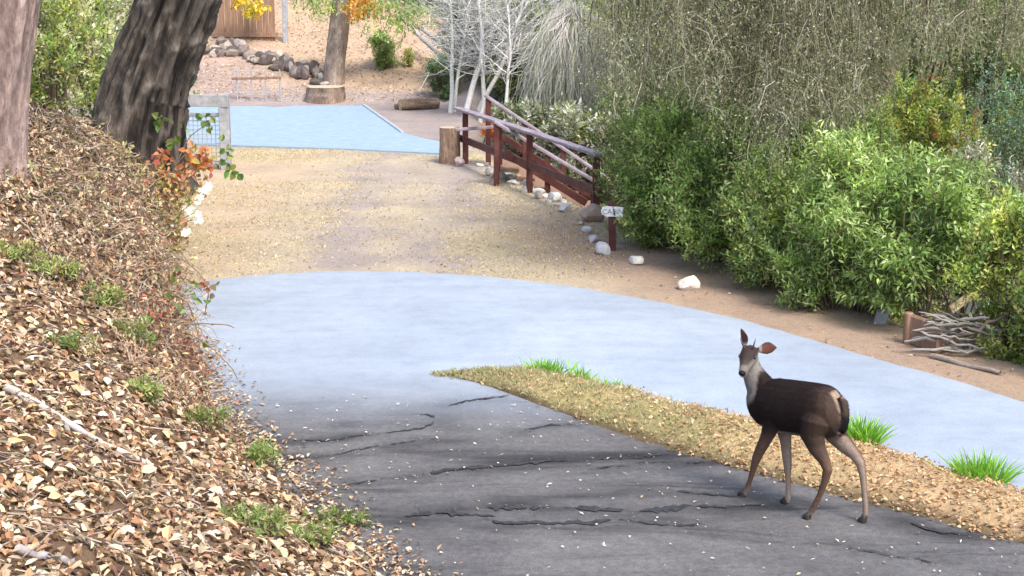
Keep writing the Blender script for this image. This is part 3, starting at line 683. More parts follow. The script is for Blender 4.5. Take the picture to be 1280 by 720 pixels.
# second row
shrub('tall olive shrub behind the stair railing foot', GP(842, 24.0), 3.3, .9, .9, OLIVE + GREY[2:3], .05, .02, 1300, 11, group=grpB, m='leaf_soft', sl=.3)
shrub('dull green tall shrub under the hanging lichen', GP(905, 22.5), 2.9, .95, .9, OLIVE + GREEN[:2], .06, .024, 1200, 12, group=grpB, m='leaf_soft')
shrub('grey green shrub almost hidden under hanging lichen', GP(1000, 21.0), 2.6, .9, .9, OLIVE + BRIGHT[:2], .06, .024, 1300, 13, group=grpB, m='leaf_soft')
shrub('pale yellow green tall shrub behind the narrow leaved one', GP(1095, 19.5), 2.6, .85, .8, BRIGHT + YELLOW[:2], .07, .028, 1200, 14, group=grpB)
shrub('light lime shrub with rust coloured dead sprigs', GP(1150, 21.0), 3.1, .85, .85, YELLOW * 2 + BRIGHT[:2] + [(.34, .15, .05)], .07, .034, 1500, 15, group=grpB)
shrub('dark blue green shrub next to the lime shrub', GP(1235, 22.0), 3.2, .8, .8, BLUE * 2 + DARK[:2], .05, .02, 1200, 16, group=grpB, m='leaf_soft')
shrub('silvery white leaved shrub behind the yellow green one', GP(1250, 17.2), 2.45, .75, .6, GREY, .055, .024, 900, 17, group=grpB, m='leaf_soft')
shrub('olive shrub at the far end of the second row', GP(1390, 18.0), 2.6, .8, .8, OLIVE, .055, .024, 700, 18, group=grpB, m='leaf_soft')
# far trees closing the view
FT = [(785, 36, 5.6, 1.5, DARK + OLIVE[:2], 'dark olive tree behind the pale weeping tree'), (830, 30, 5.6, 1.5, OLIVE + GREY[2:3], 'greyish olive tree behind the tall olive shrub'), (930, 29, 5.8, 1.6, OLIVE + DARK[:1], 'olive tree hidden behind the hanging lichen oak'),
      (1030, 28, 5.6, 1.5, DARK + GREEN[:1] + OLIVE[2:], 'dark green tree between lichen oak and lime shrub'), (1130, 28, 5.8, 1.6, GREEN + DARK, 'mid green tree behind the lime shrub'), (1225, 27, 5.4, 1.5, DARK, 'very dark green tree behind the blue green shrub'), (1330, 25, 5.2, 1.5, GREEN + OLIVE[:1], 'green tree behind the silvery shrub'), (1450, 24, 5., 1.5, DARK + GREEN, 'dark tree past the end of the row')]
for i, (px, Y, hh, r, pal, lb) in enumerate(FT):
    shrub(lb, GP(px, Y), hh, r, r, A(pal) * A([1.35, 1.25, 1.3]), .085, .036, 1700, 30 + i, name='tree', cat='tree', group=grpT, z0=.8, m='leaf_soft', sl=.5, trunk=.13, stems=4, leafclass='crown')
# shrubs behind the saplings
BK = [(600, 39.5, 2.4, 1.0, GREY[2:3] + OLIVE, 'grey green brush just behind the forked sapling'), (650, 38.5, 2.6, 1.1, OLIVE + GREY[2:3], 'dark olive brush in the hollow behind the far railing'), (705, 37.0, 2.8, 1.1, OLIVE + GREY, 'dull brush in the hollow behind the weeping tree'), (765, 34.5, 3.2, 1.1, DARK + OLIVE, 'dark brush in the hollow beside the weeping tree'), (660, 31.5, 1.25, .7, GREY + OLIVE[:1], 'low pale brush beneath the far railing'), (735, 29.0, 1.7, .8, OLIVE + GREY * 2, 'low olive brush at the foot of the stairs'),
      (545, 48, 3.2, 1.5, BRIGHT + GREEN, 'bright green bush at the top of the brown slope'), (590, 47, 3.0, 1.3, OLIVE + GREY[:1], 'grey green brush behind the white saplings'), (640, 46, 3.0, 1.5, DARK + OLIVE + GREY[2:3], 'dark green brush behind the forked sapling'), (690, 45, 3.6, 1.5, OLIVE + DARK[:2], 'olive brush behind the pale weeping tree'), (730, 43, 4.2, 1.5, DARK + GREEN, 'deep green bush over the weeping tree'),
      (600, 56, 4.5, 2.6, GREEN + OLIVE, 'broad green bush high on the slope'), (680, 56, 5.0, 2.6, DARK + OLIVE, 'broad dark bush high on the slope'), (505, 55, 3.5, 2.0, GREEN + BRIGHT, 'leafy green bush uphill of the poles')]
for i, (px, Y, hh, r, pal, lb) in enumerate(BK):
    shrub(lb, GP(px, Y), hh, r, r, pal, .13, .055, 900, 60 + i, name='bush', cat='bush', group='bushes on the slope behind the saplings', m='leaf_soft', sl=.5)
p = onground(481, 86); shrub('small rounded green bush on the bare brown slope', p, .95, .42, .4, GREEN + BRIGHT[:2], .09, .03, 260, 80, name='bush', cat='bush', sl=.25)
p = onground(511, 84); shrub('tiny yellow green plant beside the rounded bush', p, .5, .18, .18, YELLOW, .09, .03, 40, 81, name='bush', cat='plant', sl=.18)
p = onground(553, 125); shrub('low dark green bush at the foot of the leaning poles', p, 1.1, .5, .5, DARK, .07, .03, 400, 82, name='bush', cat='bush', sl=.25)
# behind the left bank
for i, (px, Y, hh, r, pal, lb) in enumerate([(60, 22, 2.9, .9, YELLOW + BRIGHT + [(.6, .6, .42)] * 3, 'sunny yellow green bush between the two leaning trunks'), (115, 24, 3.3, 1.0, BRIGHT + GREY * 2 + [(.5, .55, .4)] * 3, 'pale green bush beside the dark leaning oak'), (150, 28, 4.5, 1.3, GREEN + BRIGHT, 'mid green bush behind the leaning oak'), (70, 29, 4.8, 1.4, GREEN + BLUE, 'blue green bush behind the sunny bush'), (-20, 26, 4.0, 1.2, BRIGHT, 'bright bush behind the pale trunk'), (235, 47, 3.4, 1.3, DARK + OLIVE, 'dark bush beside the brown board fence')]):
    shrub(lb, GP(px, Y), hh, r, r, pal, .085, .04, 900, 90 + i, name='bush', cat='bush', group='bushes behind the left bank', m='leaf', sl=.35, z0=-.4)

# ------------------------------------------------------------------ big trunks on the left bank
def bark_trunk(path, rad, sides=110, rings=190, deep=.05, seed=1, freq=9, flare=None):
    path = A(path, float); d = np.r_[0, np.cumsum(np.linalg.norm(np.diff(path, axis=0), axis=1))]; s = np.linspace(0, d[-1], rings)
    # smooth interpolation
    P = np.stack([np.interp(s, d, path[:, i]) for i in range(3)], 1); R = np.interp(s, d, rad)
    for _ in range(8):
        P[1:-1] = (P[:-2] + 2 * P[1:-1] + P[2:]) / 4; R[1:-1] = (R[:-2] + 2 * R[1:-1] + R[2:]) / 4
    v, q = tubes([P], [np.ones(rings)], sides); v = v.reshape(rings, sides, 3); nrm = v - P[:, None]
    an = np.arange(sides) / sides * 2 * math.pi
    q3 = np.stack([np.repeat(np.cos(an)[None], rings, 0) * freq / 2.2, np.repeat(np.sin(an)[None], rings, 0) * freq / 2.2, np.repeat((s * 2.0)[:, None], sides, 1)], -1).reshape(-1, 3)
    wob = np.stack([vn(q3, .7, seed + 3), vn(q3, .7, seed + 4), vn(q3, .5, seed + 6)], 1) * .5
    r1 = 1 - np.abs(vn(q3 + wob, 1.0, seed)); r2 = 1 - np.abs(vn(q3 * A([2.2, 2.2, 2.6]) + wob, 1., seed + 1))
    hgt = (.65 * r1 ** 2 + .35 * r2 ** 2 - .5).reshape(rings, sides) * deep
    low = fbm(q3, .22, seed + 8).reshape(rings, sides) * .12
    rr = R[:, None] * (1 + low) + hgt
    if flare is not None:
        fl = np.exp(-s / flare[0])[:, None]; rr = rr + fl * flare[1] * (.5 + .5 * np.cos(an * 5 + seed))[None]
    v = P[:, None] + nrm * rr[..., None]
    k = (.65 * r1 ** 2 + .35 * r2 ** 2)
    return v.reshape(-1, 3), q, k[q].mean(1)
m, nt, b = mat('oak_bark', .9, .2); co = coords(nt); cA = attr(nt); n1 = noise(nt, 1.6, 5, .6, co); n2 = noise(nt, 28, 6, .7, coords(nt, (1, 1, .35)))
c = mixc(nt, cA, ramp(nt, n1, [(.3, (.75, .74, .74)), (.5, (1, 1, 1)), (.7, (1.3, 1.28, 1.22))]), 1., 'MULTIPLY'); c = mixc(nt, c, ramp(nt, n2, [(.3, (.55, .55, .55)), (.5, (1, 1, 1)), (.7, (1.5, 1.48, 1.45))]), 1., 'MULTIPLY')
nt.links.new(c, b.inputs['Base Color']); bump(nt, b, n2, .9, .03); M['bark'] = m
def big_tree(name, label, path, rad, colr, crown_c, crown_r, pal, seed, **kw):
    base = A(path[0], float); root = thing(name, label, 'tree', tuple(base)); g = np.random.default_rng(seed)
    v, q, k = bark_trunk(A(path) - base, rad, seed=seed, **kw); mb = MB(); k = np.clip(k, 0, 1)[:, None]
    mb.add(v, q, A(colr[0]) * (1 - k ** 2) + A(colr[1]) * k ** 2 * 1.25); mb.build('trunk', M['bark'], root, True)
    top = A(path[-1]) - base; cc = A(crown_c) - base; mt = MB(); n = 7; kk = np.linspace(0, 1, 8)
    ends = cc + rand_dir(g, n) * A(crown_r) * .75; pth = top * (1 - kk)[None, :, None] + ends[:, None] * kk[None, :, None]; pth[:, 1:-1] += g.normal(0, .1, (n, 6, 3))
    tt = top - unit(top - (A(path[-2]) - base)) * .3; pth[:, 0] = tt
    v, f = tubes(pth, np.outer(np.full(n, rad[-1] * .5), 1 - .85 * kk), 8); mt.add(v, f, colr[1]); mt.build('limbs', M['bark'], root, True)
    ns = 900; tips = cc + rand_dir(g, ns) * A(crown_r) * (g.random((ns, 1)) ** .4); ml = MB()
    shoots(ml, None, tips, rand_dir(g, ns), np.full(ns, .5), g, 9, .07, .035, pal); ml.build('crown', M['leaf_soft'], root)
    return root
o0 = AT(172, 205, 17.0); o0[2] = Z(o0[0], o0[1]) - .35
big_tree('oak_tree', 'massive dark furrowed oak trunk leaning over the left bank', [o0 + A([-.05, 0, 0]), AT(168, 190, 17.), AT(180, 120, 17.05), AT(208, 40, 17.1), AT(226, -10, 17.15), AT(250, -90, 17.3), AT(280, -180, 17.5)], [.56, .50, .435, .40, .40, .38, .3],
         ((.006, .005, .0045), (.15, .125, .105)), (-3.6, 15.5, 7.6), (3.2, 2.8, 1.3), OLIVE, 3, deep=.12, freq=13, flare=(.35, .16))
o1 = AT(-22, 215, 13.5); o1[2] = Z(o1[0], o1[1]) - .3
big_tree('pale_tree', 'pale pinkish grey trunk leaning at the top of the leaf bank', [o1, AT(-20, 190, 13.5), AT(-12, 100, 13.5), AT(-5, 40, 13.5), AT(4, -20, 13.5), AT(20, -120, 13.5)], [.36, .34, .325, .32, .31, .27],
         ((.17, .12, .105), (.36, .27, .24)), (-5.4, 12.6, 7.2), (2.0, 2.0, 1.1), OLIVE, 5, deep=.022, freq=14, flare=(.3, .1))
# slim redwood with stump in front
t0 = onground(416, 104)
def slim(name, label, p0, tops, rads, colr, seed, deep=.03):
    root = thing(name, label, 'tree', tuple(p0)); v, q, k = bark_trunk(np.r_[[p0 - A([0, 0, .2])], tops] - p0, rads, sides=48, rings=80, deep=deep, seed=seed, freq=10); k = k[:, None]
    mb = MB(); mb.add(v, q, A(colr[0]) * (1 - k) + A(colr[1]) * k); mb.build('trunk', M['bark'], root, True); return root
Yt = t0[1]
red = slim('slender_tree', 'slender brown trunk with orange and green leaves above the round stump', t0, [AT(417, 90, Yt), AT(422, 50, Yt), AT(427, 10, Yt), AT(430, -60, Yt)], [.30, .26, .24, .23, .20], ((.12, .085, .065), (.34, .28, .235)), 9)
g = np.random.default_rng(77); 
def sprig(root, name, cen_px, spread, Y, n, pal, L, W, base, seed):
    g = np.random.default_rng(seed); c = A([AT(*p, Y + g.uniform(-.5, .3)) for p in cen_px]); i = g.integers(0, len(c), n)
    tips = c[i] + g.normal(0, 1, (n, 3)) * A(spread); ml, mt = MB(), MB()
    shoots(ml, mt, tips - base, unit(g.normal(0, .5, (n, 3)) - UP * .4), np.full(n, .35), g, 9, L, W, pal, droop=.3); ml.build(name, M['leaf'], root); tag(mt.build('twigs', M['twig'], root), kind='stuff')
sprig(red, 'orange_leaves', [(438, 8), (450, 4), (444, 18), (458, 10)], (.16, .2, .12), Yt - .3, 60, [(.65, .34, .05), (.55, .24, .04), (.7, .45, .12)], .12, .07, t0, 1)
sprig(red, 'green_leaves', [(395, 4), (408, 8), (418, 2), (480, 6), (500, 12), (520, 18), (540, 10), (495, 34), (470, 20)], (.28, .4, .2), Yt + .2, 240, BRIGHT + YELLOW[:1], .13, .05, t0, 2)

# ------------------------------------------------------------------ white bare saplings and the weeping tree
def sapling(label, stems_px, Y, r0, seed, ntw=140, pale=(.66, .64, .6), group='white saplings beside the stairs', name='sapling', tl=(.5, 1.3)):
    g = np.random.default_rng(seed); b0 = AT(*stems_px[0][0], Y); b0[2] = min(b0[2], Z(b0[0], b0[1]) + .02); gz = Z(b0[0], Y)
    root = thing(name, label, 'tree', (b0[0], Y, gz)); bb = A([b0[0], Y, gz]); mb = MB(); pts = []
    for j, st in enumerate(stems_px):
        P = A([AT(*p, Y + .12 * j) for p in st])
        if j == 0 or st[0][1] > 110: P[0, 2] = Z(P[0, 0], P[0, 1]) - .05
        d = np.r_[0, np.cumsum(np.linalg.norm(np.diff(P, axis=0), axis=1))]; s = np.linspace(0, d[-1], 24); Q_ = np.stack([np.interp(s, d, P[:, i]) for i in range(3)], 1)
        Q_[1:] += .02 * np.stack([vn(np.c_[s[1:] * 2, s[1:] * 0 + j], 1, seed + i) for i in range(3)], 1)
        v, q = tubes([Q_ - bb], [1.2 * r0 * (.8 if j else 1) * (1.05 - .75 * s / d[-1])], 8); mb.add(v, q, A(pale) * g.uniform(.85, 1.15)); pts.append(Q_)
    mb.build('trunk', M['twig'], root, True)
    al = np.concatenate([p[8:] for p in pts]); i = g.integers(0, len(al), ntw); k = np.linspace(0, 1, 6); n = ntw
    d = unit(np.c_[g.normal(0, 1, n), g.normal(0, .8, n), g.uniform(-.1, 1.1, n)]); ln = g.uniform(*tl, n)
    pth = al[i][:, None] + d[:, None] * (ln[:, None] * k)[..., None] + UP * ((k ** 2)[None] * ln[:, None] * g.uniform(-.25, .4, n)[:, None])[..., None]
    pth[:, 2:] += g.normal(0, .025, (n, 4, 3))
    mb = MB(); v, q = tubes(pth - bb, np.outer(g.uniform(.005, .011, n), 1.1 - .8 * k), 3); mb.add(v, q, np.repeat(pick([pale, A(pale) * .7, A(pale) * .5], n, g), 15, 0))
    j = g.integers(0, n, n * 3); kk = g.integers(2, 5, n * 3); s0 = pth[j, kk]; d2 = unit(d[j] + g.normal(0, .6, (n * 3, 3))); l2 = g.uniform(.2, .55, n * 3); k = np.linspace(0, 1, 3)
    v, q = tubes(s0[:, None] + d2[:, None] * (l2[:, None] * k)[..., None] - bb, np.broadcast_to(A([.006, .0045, .003]), (n * 3, 3)), 3); mb.add(v, q, np.repeat(pick([pale, A(pale) * .6], n * 3, g), 6, 0))
    tag(mb.build('branches', M['twig'], root), kind='stuff'); return root
sapling('pair of straight thin white sapling stems nearest the cut log', [[(563, 145), (565, 110), (566, 60), (563, -10)], [(568, 146), (572, 100), (580, 50), (588, -10)]], 36.5, .045, 1)
sapling('white sapling with a stem leaning right into a fork', [[(580, 150), (590, 110), (601, 76), (603, 40), (598, 0), (596, -20)], [(600, 150), (606, 128), (603, 100), (604, 60), (600, 20), (590, -20)]], 35.5, .06, 2)
sapling('long pale sapling stem leaning far to the right', [[(598, 138), (620, 98), (637, 58), (650, 20), (657, -15)], [(637, 58), (655, 55), (672, 46), (690, 40)]], 36.8, .05, 3)
sapling('straight thin white sapling rising behind the railing', [[(628, 150), (634, 120), (638, 70), (636, 20), (632, -20)]], 35.0, .035, 4, 90)
sapling('short hanging white dead branch tree above the stairs', [[(650, 178), (668, 110), (674, 60), (678, 30), (683, -10)], [(672, 52), (673, 36), (680, 5)]], 38.5, .05, 5, 160)
def weeper():
    g = np.random.default_rng(5); Y = 33.; b0 = A([(712 - 640) / F * Y, Y, 0]); b0[2] = Z(b0[0], Y)
    root = thing('weeping_tree', 'pale weeping bare tree with hanging straw coloured twigs above the stairs', 'tree', tuple(b0)); mb = MB()
    for st in ([(702, 168), (714, 120), (722, 70), (728, 30)], [(708, 165), (722, 140), (728, 110)], [(695, 96), (720, 98), (742, 100)]):
        P = A([AT(*p, Y) for p in st]); s = np.linspace(0, 1, 16); Q_ = np.stack([np.interp(s, np.linspace(0, 1, len(st)), P[:, i]) for i in range(3)], 1)
        if st[0][1] > 150: Q_ = np.r_[[A([Q_[0, 0], Y, b0[2] - .1])], Q_]
        v, q = tubes([Q_ - b0], [np.linspace(.05, .02, len(Q_))], 8); mb.add(v, q, (.5, .47, .42))
    mb.build('trunk', M['twig'], root, True)
    n = 1500; a = g.uniform(0, 6.28, n); r = np.sqrt(g.random(n)) * 1.1; top = A([(716 - 640) / F * Y, Y, 3.57 - 80 * Y / F]) 
    s0 = top + np.c_[np.cos(a) * r * .75, np.sin(a) * r * .8, -.5 * r ** 2 + g.uniform(-.7, .5, n)]; ln = g.uniform(.4, 1.6, n); k = np.linspace(0, 1, 6)
    out = np.c_[np.cos(a), np.sin(a), 0 * a] * (.35 * r * g.uniform(.3, 1.4, n))[:, None]
    pth = s0[:, None] + out[:, None] * np.sqrt(k)[None, :, None] - UP * (ln[:, None] * k)[..., None]; pth[:, 1:] += np.cumsum(g.normal(0, .045, (n, 5, 3)), 1)
    mb = MB(); v, q = tubes(pth - b0, np.outer(g.uniform(.0025, .006, n), 1.1 - .6 * k), 3); mb.add(v, q, np.repeat(pick([(.5, .48, .42), (.38, .37, .30), (.58, .56, .5), (.26, .26, .2), (.3, .33, .2)], n, g), 15, 0))
    v, q = tubes(np.stack([np.broadcast_to(top - UP * .1, s0.shape), (top + s0) / 2 + UP * .1, s0], 1) - b0, np.broadcast_to(A([.006, .005, .003]), (n, 3)), 3); mb.add(v, q, (.45, .42, .38))
    tag(mb.build('hanging_twigs', M['twig'], root), kind='stuff')
weeper()

# ------------------------------------------------------------------ lichen-hung oak over the right hand shrubs
def lichen_oak():
    g = np.random.default_rng(12); bx, by = 2.95, 20.2; b0 = A([bx, by, Z(bx, by)])
    root = thing('lichen_oak', 'oak hung with long grey green lichen and fine drooping twigs over the shrubs', 'tree', tuple(b0))
    k = np.linspace(0, 1, 9); tr = np.stack([bx + .25 * np.sin(k * 3), by - .3 * k, b0[2] - .2 + k * 4.4], 1); mb = MB()
    v, q, kk = bark_trunk(tr - b0, np.linspace(.26, .17, 9), sides=48, rings=70, deep=.03, seed=4); mb.add(v, q, A((.10, .085, .07))); fork = tr[-1]
    ends = A([(x, y, z) for x, y, z in ((.9, 19.6, 5.3), (1.6, 18.0, 5.3), (2.6, 17.2, 5.2), (3.6, 17.2, 5.2), (4.6, 17.6, 5.1), (5.9, 18.2, 5.1), (6.2, 19.4, 5.3), (2.2, 20.5, 5.8), (4.0, 20.5, 5.8), (3.1, 18.6, 6.2))])
    lp = fork * (1 - k)[None, :, None] + ends[:, None] * k[None, :, None]; lp[:, :, 2] += np.sin(k * math.pi)[None] * .35; lp[:, 1:-1] += g.normal(0, .07, (len(ends), 7, 3))
    v, q = tubes(lp - b0, np.outer(np.full(len(ends), .12), 1.05 - .8 * k), 8); mb.add(v, q, (.12, .10, .085)); mb.build('trunk', M['bark'], root, True)
    # curtains: clusters of hanging twig lines, each with finer strands
    nc = 420; px = np.r_[g.normal(880, 95, 210), g.normal(1010, 55, 110), g.uniform(1060, 1330, 100)]; px = np.where(px < 742, 742 + g.uniform(0, 120, nc), px); Y = g.uniform(16.6, 20.6, nc)
    bot = np.interp(px, [740, 770, 820, 860, 900, 960, 1010, 1050, 1085, 1120, 1200, 1330], [60, 110, 130, 125, 150, 185, 215, 185, 120, 85, 60, 75]) * g.uniform(.35, 1.08, nc)
    X = (px - 640) / F * Y; zb = H - (bot - YH) * Y / F; zt_ = g.uniform(4.2, 5.4, nc); K = 9; k = np.linspace(0, 1, K)
    cl = np.stack([X[:, None] + g.normal(0, .12, nc)[:, None] * (1 - k), Y[:, None] + g.normal(0, .12, nc)[:, None] * (1 - k), zt_[:, None] * (1 - k) + zb[:, None] * k], -1)
    cl[:, 1:, :2] += np.cumsum(g.normal(0, .028, (nc, K - 1, 2)), 1)
    mt = MB(); v, q = tubes(cl - b0, np.outer(g.uniform(.005, .010, nc), 1.1 - .8 * k), 4); mt.add(v, q, (.09, .075, .055))
    n = 12000; i = g.integers(0, nc, n); tt = g.random(n) ** .8; f = tt * (K - 1); j = np.minimum(f.astype(int), K - 2); fr = (f - j)[:, None]
    s0 = cl[i, j] * (1 - fr) + cl[i, j + 1] * fr; a = g.uniform(0, 6.28, n); ln = g.uniform(.08, .42, n); k2 = np.linspace(0, 1, 4)
    out = np.c_[np.cos(a), np.sin(a), np.zeros(n)] * g.uniform(.05, .34, n)[:, None]
    pth = s0[:, None] + out[:, None] * np.sqrt(k2)[None, :, None] - UP * (ln[:, None] * (k2 ** 1.2))[..., None]; pth[:, 1:] += np.cumsum(g.normal(0, .014, (n, 3, 3)), 1)
    ms = MB(); pal = [(.30, .29, .21), (.38, .37, .28), (.25, .24, .16), (.44, .43, .35), (.20, .18, .13), (.26, .28, .16)]
    v, q = tubes(pth - b0, np.outer(g.uniform(.0018, .0042, n), A([1.1, 1, .8, .4])), 3); ms.add(v, q, np.repeat(pick(pal, n, g, .2), 9, 0)); tag(ms.build('lichen', M['strand'], root), kind='stuff')
    tag(mt.build('hanging_twigs', M['twig'], root), kind='stuff')
    nl = 95000; i = g.integers(0, n, nl); kk = g.integers(1, 4, nl); ml = MB()
    leaves(ml, pth[i, kk] - b0 + g.normal(0, .05, (nl, 3)), unit(g.normal(0, .7, (nl, 3)) - UP * .5), rand_dir(g, nl), g.uniform(.022, .05, nl), g.uniform(.010, .022, nl), pick([(.28, .30, .17), (.37, .37, .25), (.22, .26, .12), (.50, .49, .40), (.34, .31, .22)], nl, g))
    tag(ml.build('leaves', M['leaf_soft'], root), kind='stuff')
lichen_oak()

# ------------------------------------------------------------------ stair railings
def post(root, p, h, wd=.10):
    mb = MB(); beam(mb, A([p[0], p[1], p[2] - .15]), A([p[0], p[1], p[2] + h]), wd, wd, up=(0, 1, 0), bev=.008); return mb.build('post', M['wood_red'], root)
def rail(root, p0, p1, wd, ht, m, name='rail'):
    mb = MB(); beam(mb, p0, p1, wd, ht, bev=.008); return mb.build(name, M[m], root)
def fence_line(label, P0, P1, posts, h, rails, cap, name='railing'):
    """P0,P1 ground line; rails as (height, height of board)"""
    root = thing(name, label, 'railing', (0, 0, 0)); d = P1 - P0
    for t in posts:
        p = P0 + d * t; post(root, p, h)
    for z, ht in rails: rail(root, P0 - d * .06 + A([0, -.065, z]), P1 + A([0, -.065, z]), .04, ht, 'wood_red')
    rail(root, P0 - d * .08 + A([0, 0, h + .02]), P1 + d * .0 + A([0, 0, h + .02]), .15, .045, cap, 'top_rail'); return root
L0, L3 = G(582, 205), G(662, 240); LE = L0 + (L3 - L0) * 1.85
fence_line('red brown level railing with three posts beside the tall stump', L0, LE, (0, .302, .54, .98), .9, [(.42, .12)], 'wood_weathered')
def stair_rail(label, Y0, pts_top, low_px, posts_px, name='railing'):
    root = thing(name, label, 'railing', (0, 0, 0)); a, b_ = AT(*pts_top[0], Y0), AT(*pts_top[1], Y0 - .25)
    rail(root, a, b_, .13, .045, 'wood_weathered', 'top_rail')
    for (l0, l1) in low_px: rail(root, AT(*l0, Y0) + A([0, -.05, 0]), AT(*l1, Y0 - .25) + A([0, -.05, 0]), .04, .12, 'wood_red')
    for t in posts_px:
        p = a + (b_ - a) * t; post(root, A([p[0], p[1], p[2] - .95]), .93, .09)
    return root
stair_rail('lower sloping stair railing descending from the middle post of the level railing', 25.0, ((618, 152), (746, 228)), [((630, 189), (733, 253))], (.02, .52, .97))
stair_rail('farther sloping stair railing descending behind the level railing', 27.2, ((606, 119), (746, 214)), [((628, 170), (738, 244))], (.03, .36, .7, .98))
root = thing('cross_rail', 'short weathered rail joining the stump to the railing posts', 'rail'); rail(root, AT(570, 162, 27.1), AT(627, 158, 26.9), .10, .05, 'wood_weathered', 'board')
# stairs themselves: timber treads going down
st_root = thing('stairs', 'timber stairs going down between the two sloping railings', 'stairs')
for i in range(7):
    a = AT(628, 196, 26.0); mb = MB(); box(mb, a + A([.12 + i * .25, 0, -.12 - i * .15]), (.30, 1.6, .06), None, None, .008); mb.build('tread', M['wood_brown'], st_root)

# ------------------------------------------------------------------ stones
def rock_mesh(seed, size, col, sub=3):
    import bmesh
    bm = bmesh.new(); bmesh.ops.create_icosphere(bm, subdivisions=sub, radius=1.0); v = A([x.co[:] for x in bm.verts]); f = A([[x.index for x in p.verts] for p in bm.faces]); bm.free()
    g = np.random.default_rng(seed)
    for _ in range(11):                                  # chop flat facets
        n = unit(g.normal(0, 1, 3)); d = g.uniform(.5, .8); s = v @ n; v = v - np.outer(np.maximum(s - d, 0), n) * .85
    v = v * (1 + .10 * fbm(v, 1.6, seed, 3)[:, None]) * A(size); mb = MB(); mb.add(v, f, col); return mb.mesh('stone', False)
def rock(label, p, size, col, seed, group=None, name='rock', cat='rock', parent=None, rz=0):
    o = obj(name, rock_mesh(seed, size, col), M['stone'], parent); o.location = (p[0], p[1], p[2] + size[2] * .55); o.rotation_euler = (0, 0, rz)
    if parent is None: tag(o, label, cat, group)
    return o
WHT = (.62, .6, .56); PG = (.5, .51, .54); TN = (.42, .34, .27)
rock('small white rock on the dirt between sign post and larger rock', onground(795, 331), (.095, .08, .08), WHT, 1)
rock('larger white rock by the roadside shrubs', onground(863, 362), (.14, .11, .11), (.6, .55, .48), 2)
rock('bluish grey rock at the foot of the sign post', onground(754, 318), (.10, .09, .12), PG, 3)
rock('flat mauve grey rock next to the bluish grey rock', onground(742, 303), (.10, .08, .07), (.46, .42, .46), 4)
rock('pale rock third in line up from sign post', onground(733, 291), (.08, .07, .06), PG, 5)
rock('smallest pale rock at the end of the line by the boulder', onground(726, 281), (.05, .05, .04), TN, 6)
rock('tan boulder behind the sign post under the railing', onground(737, 277), (.20, .16, .17), (.36, .28, .23), 7)
rock('round pale rock beside the tall stump', onground(574, 208), (.10, .09, .11), (.46, .38, .36), 8)
g = np.random.default_rng(3)
for i in range(26):
    px = g.uniform(590, 712); py = np.interp(px, [590, 640, 712], [206, 226, 262]) + g.uniform(-6, 8); p = onground(px, py)
    rock('small pale rubble stone along the slope edge under the railing', p, tuple(g.uniform(.04, .12, 3) * A([1.2, 1, .8])), A([(.5, .47, .43), (.42, .38, .34), (.56, .55, .52)][i % 3]), 40 + i, 'rubble stones under the railing', rz=g.uniform(0, 6))
# dry stone edging on the slope
se = thing('stone_edging', 'row of rough dark and pale stones edging the slope above the blue pad', 'stone edging')
for i in range(80):
    t = i / 79; px = 262 + t * 150 + g.normal(0, 3); py = np.interp(px, [262, 300, 350, 410], [68, 66, 84, 108]) + g.uniform(-9, 7); p = onground(px, py); s = tuple(g.uniform(.08, .24, 3) * A([1.2, .9, .95]))
    rock(None, p, s, A([(.22, .18, .15), (.10, .08, .07), (.36, .31, .27), (.15, .12, .11)][i % 4]) * g.uniform(.8, 1.2), 90 + i, name='stone', parent=se, rz=g.uniform(0, 6))

# ------------------------------------------------------------------ stumps, log, fence, poles
def stump(label, p, r, h, seed, barkc=((.10, .07, .055), (.27, .2, .16)), name='stump'):
    root = thing(name, label, 'stump', tuple(p)); v, q, k = bark_trunk([(0, 0, -.12), (0, 0, .1), (0, 0, h * .6), (0, 0, h)], [r * 1.18, r * 1.05, r, r * .97], sides=48, rings=24, deep=r * .12, seed=seed, freq=9)
    mb = MB(); k = k[:, None]; mb.add(v, q, A(barkc[0]) * (1 - k) + A(barkc[1]) * k); mb.build('bark', M['bark'], root, True)
    top = v.reshape(24, 48, 3)[-1] * A([.99, .99, 1]); n = 48; mb = MB(); vv = np.r_[top, [[0, 0, h + .012]]]; j = np.arange(n); mb.add(vv, np.stack([j, (j + 1) % n, np.full(n, n)], -1)); mb.build('cut_face', M['cut_wood'], root, True)
p = G(408, 130.5); stump('wide low cut stump with pale top below the slender trunk', (p[0], p[1], .03), .47, .40, 5)
p = G(562, 204); stump('tall narrow cut stump at the end of the railing', (p[0], p[1], Z(p[0], p[1])), .175, .62, 6, ((.14, .09, .065), (.34, .24, .18)))
def log(label, p0, p1, r, seed, name='log', cat='log', c=((.10, .07, .05), (.30, .22, .16))):
    p0 = A(p0, float); p1 = A(p1, float); root = thing(name, label, cat, tuple(p0)); v, q, k = bark_trunk([(0, 0, 0), (p1 - p0) * .5 + A([0, 0, .02]), p1 - p0], [r, r * .95, r * .85], sides=24, rings=40, deep=r * .25, seed=seed, freq=8)
    k = k[:, None]; mb = MB(); mb.add(v, q, A(c[0]) * (1 - k) + A(c[1]) * k); mb.build('bark', M['bark'], root, True); n = 24; ends = v.reshape(40, 24, 3); j = np.arange(n)
    for e in (0, -1):
        mb = MB(); mb.add(np.r_[ends[e], [ends[e].mean(0)]], np.stack([j, (j + 1) % n, np.full(n, n)], -1)); mb.build('cut_face', M['cut_wood'], root)
a = onground(500, 138); b_ = onground(548, 136); log('short mossy cut log lying on the bare slope foot', a + A([0, 0, .12]), b_ + A([0, 0, .12]), .13, 4)
a = onground(497, 137); rock('brown rotten chunk at the end of the cut log', a, (.12, .1, .12), (.16, .1, .07), 201, name='wood_chunk', cat='wood chunk')
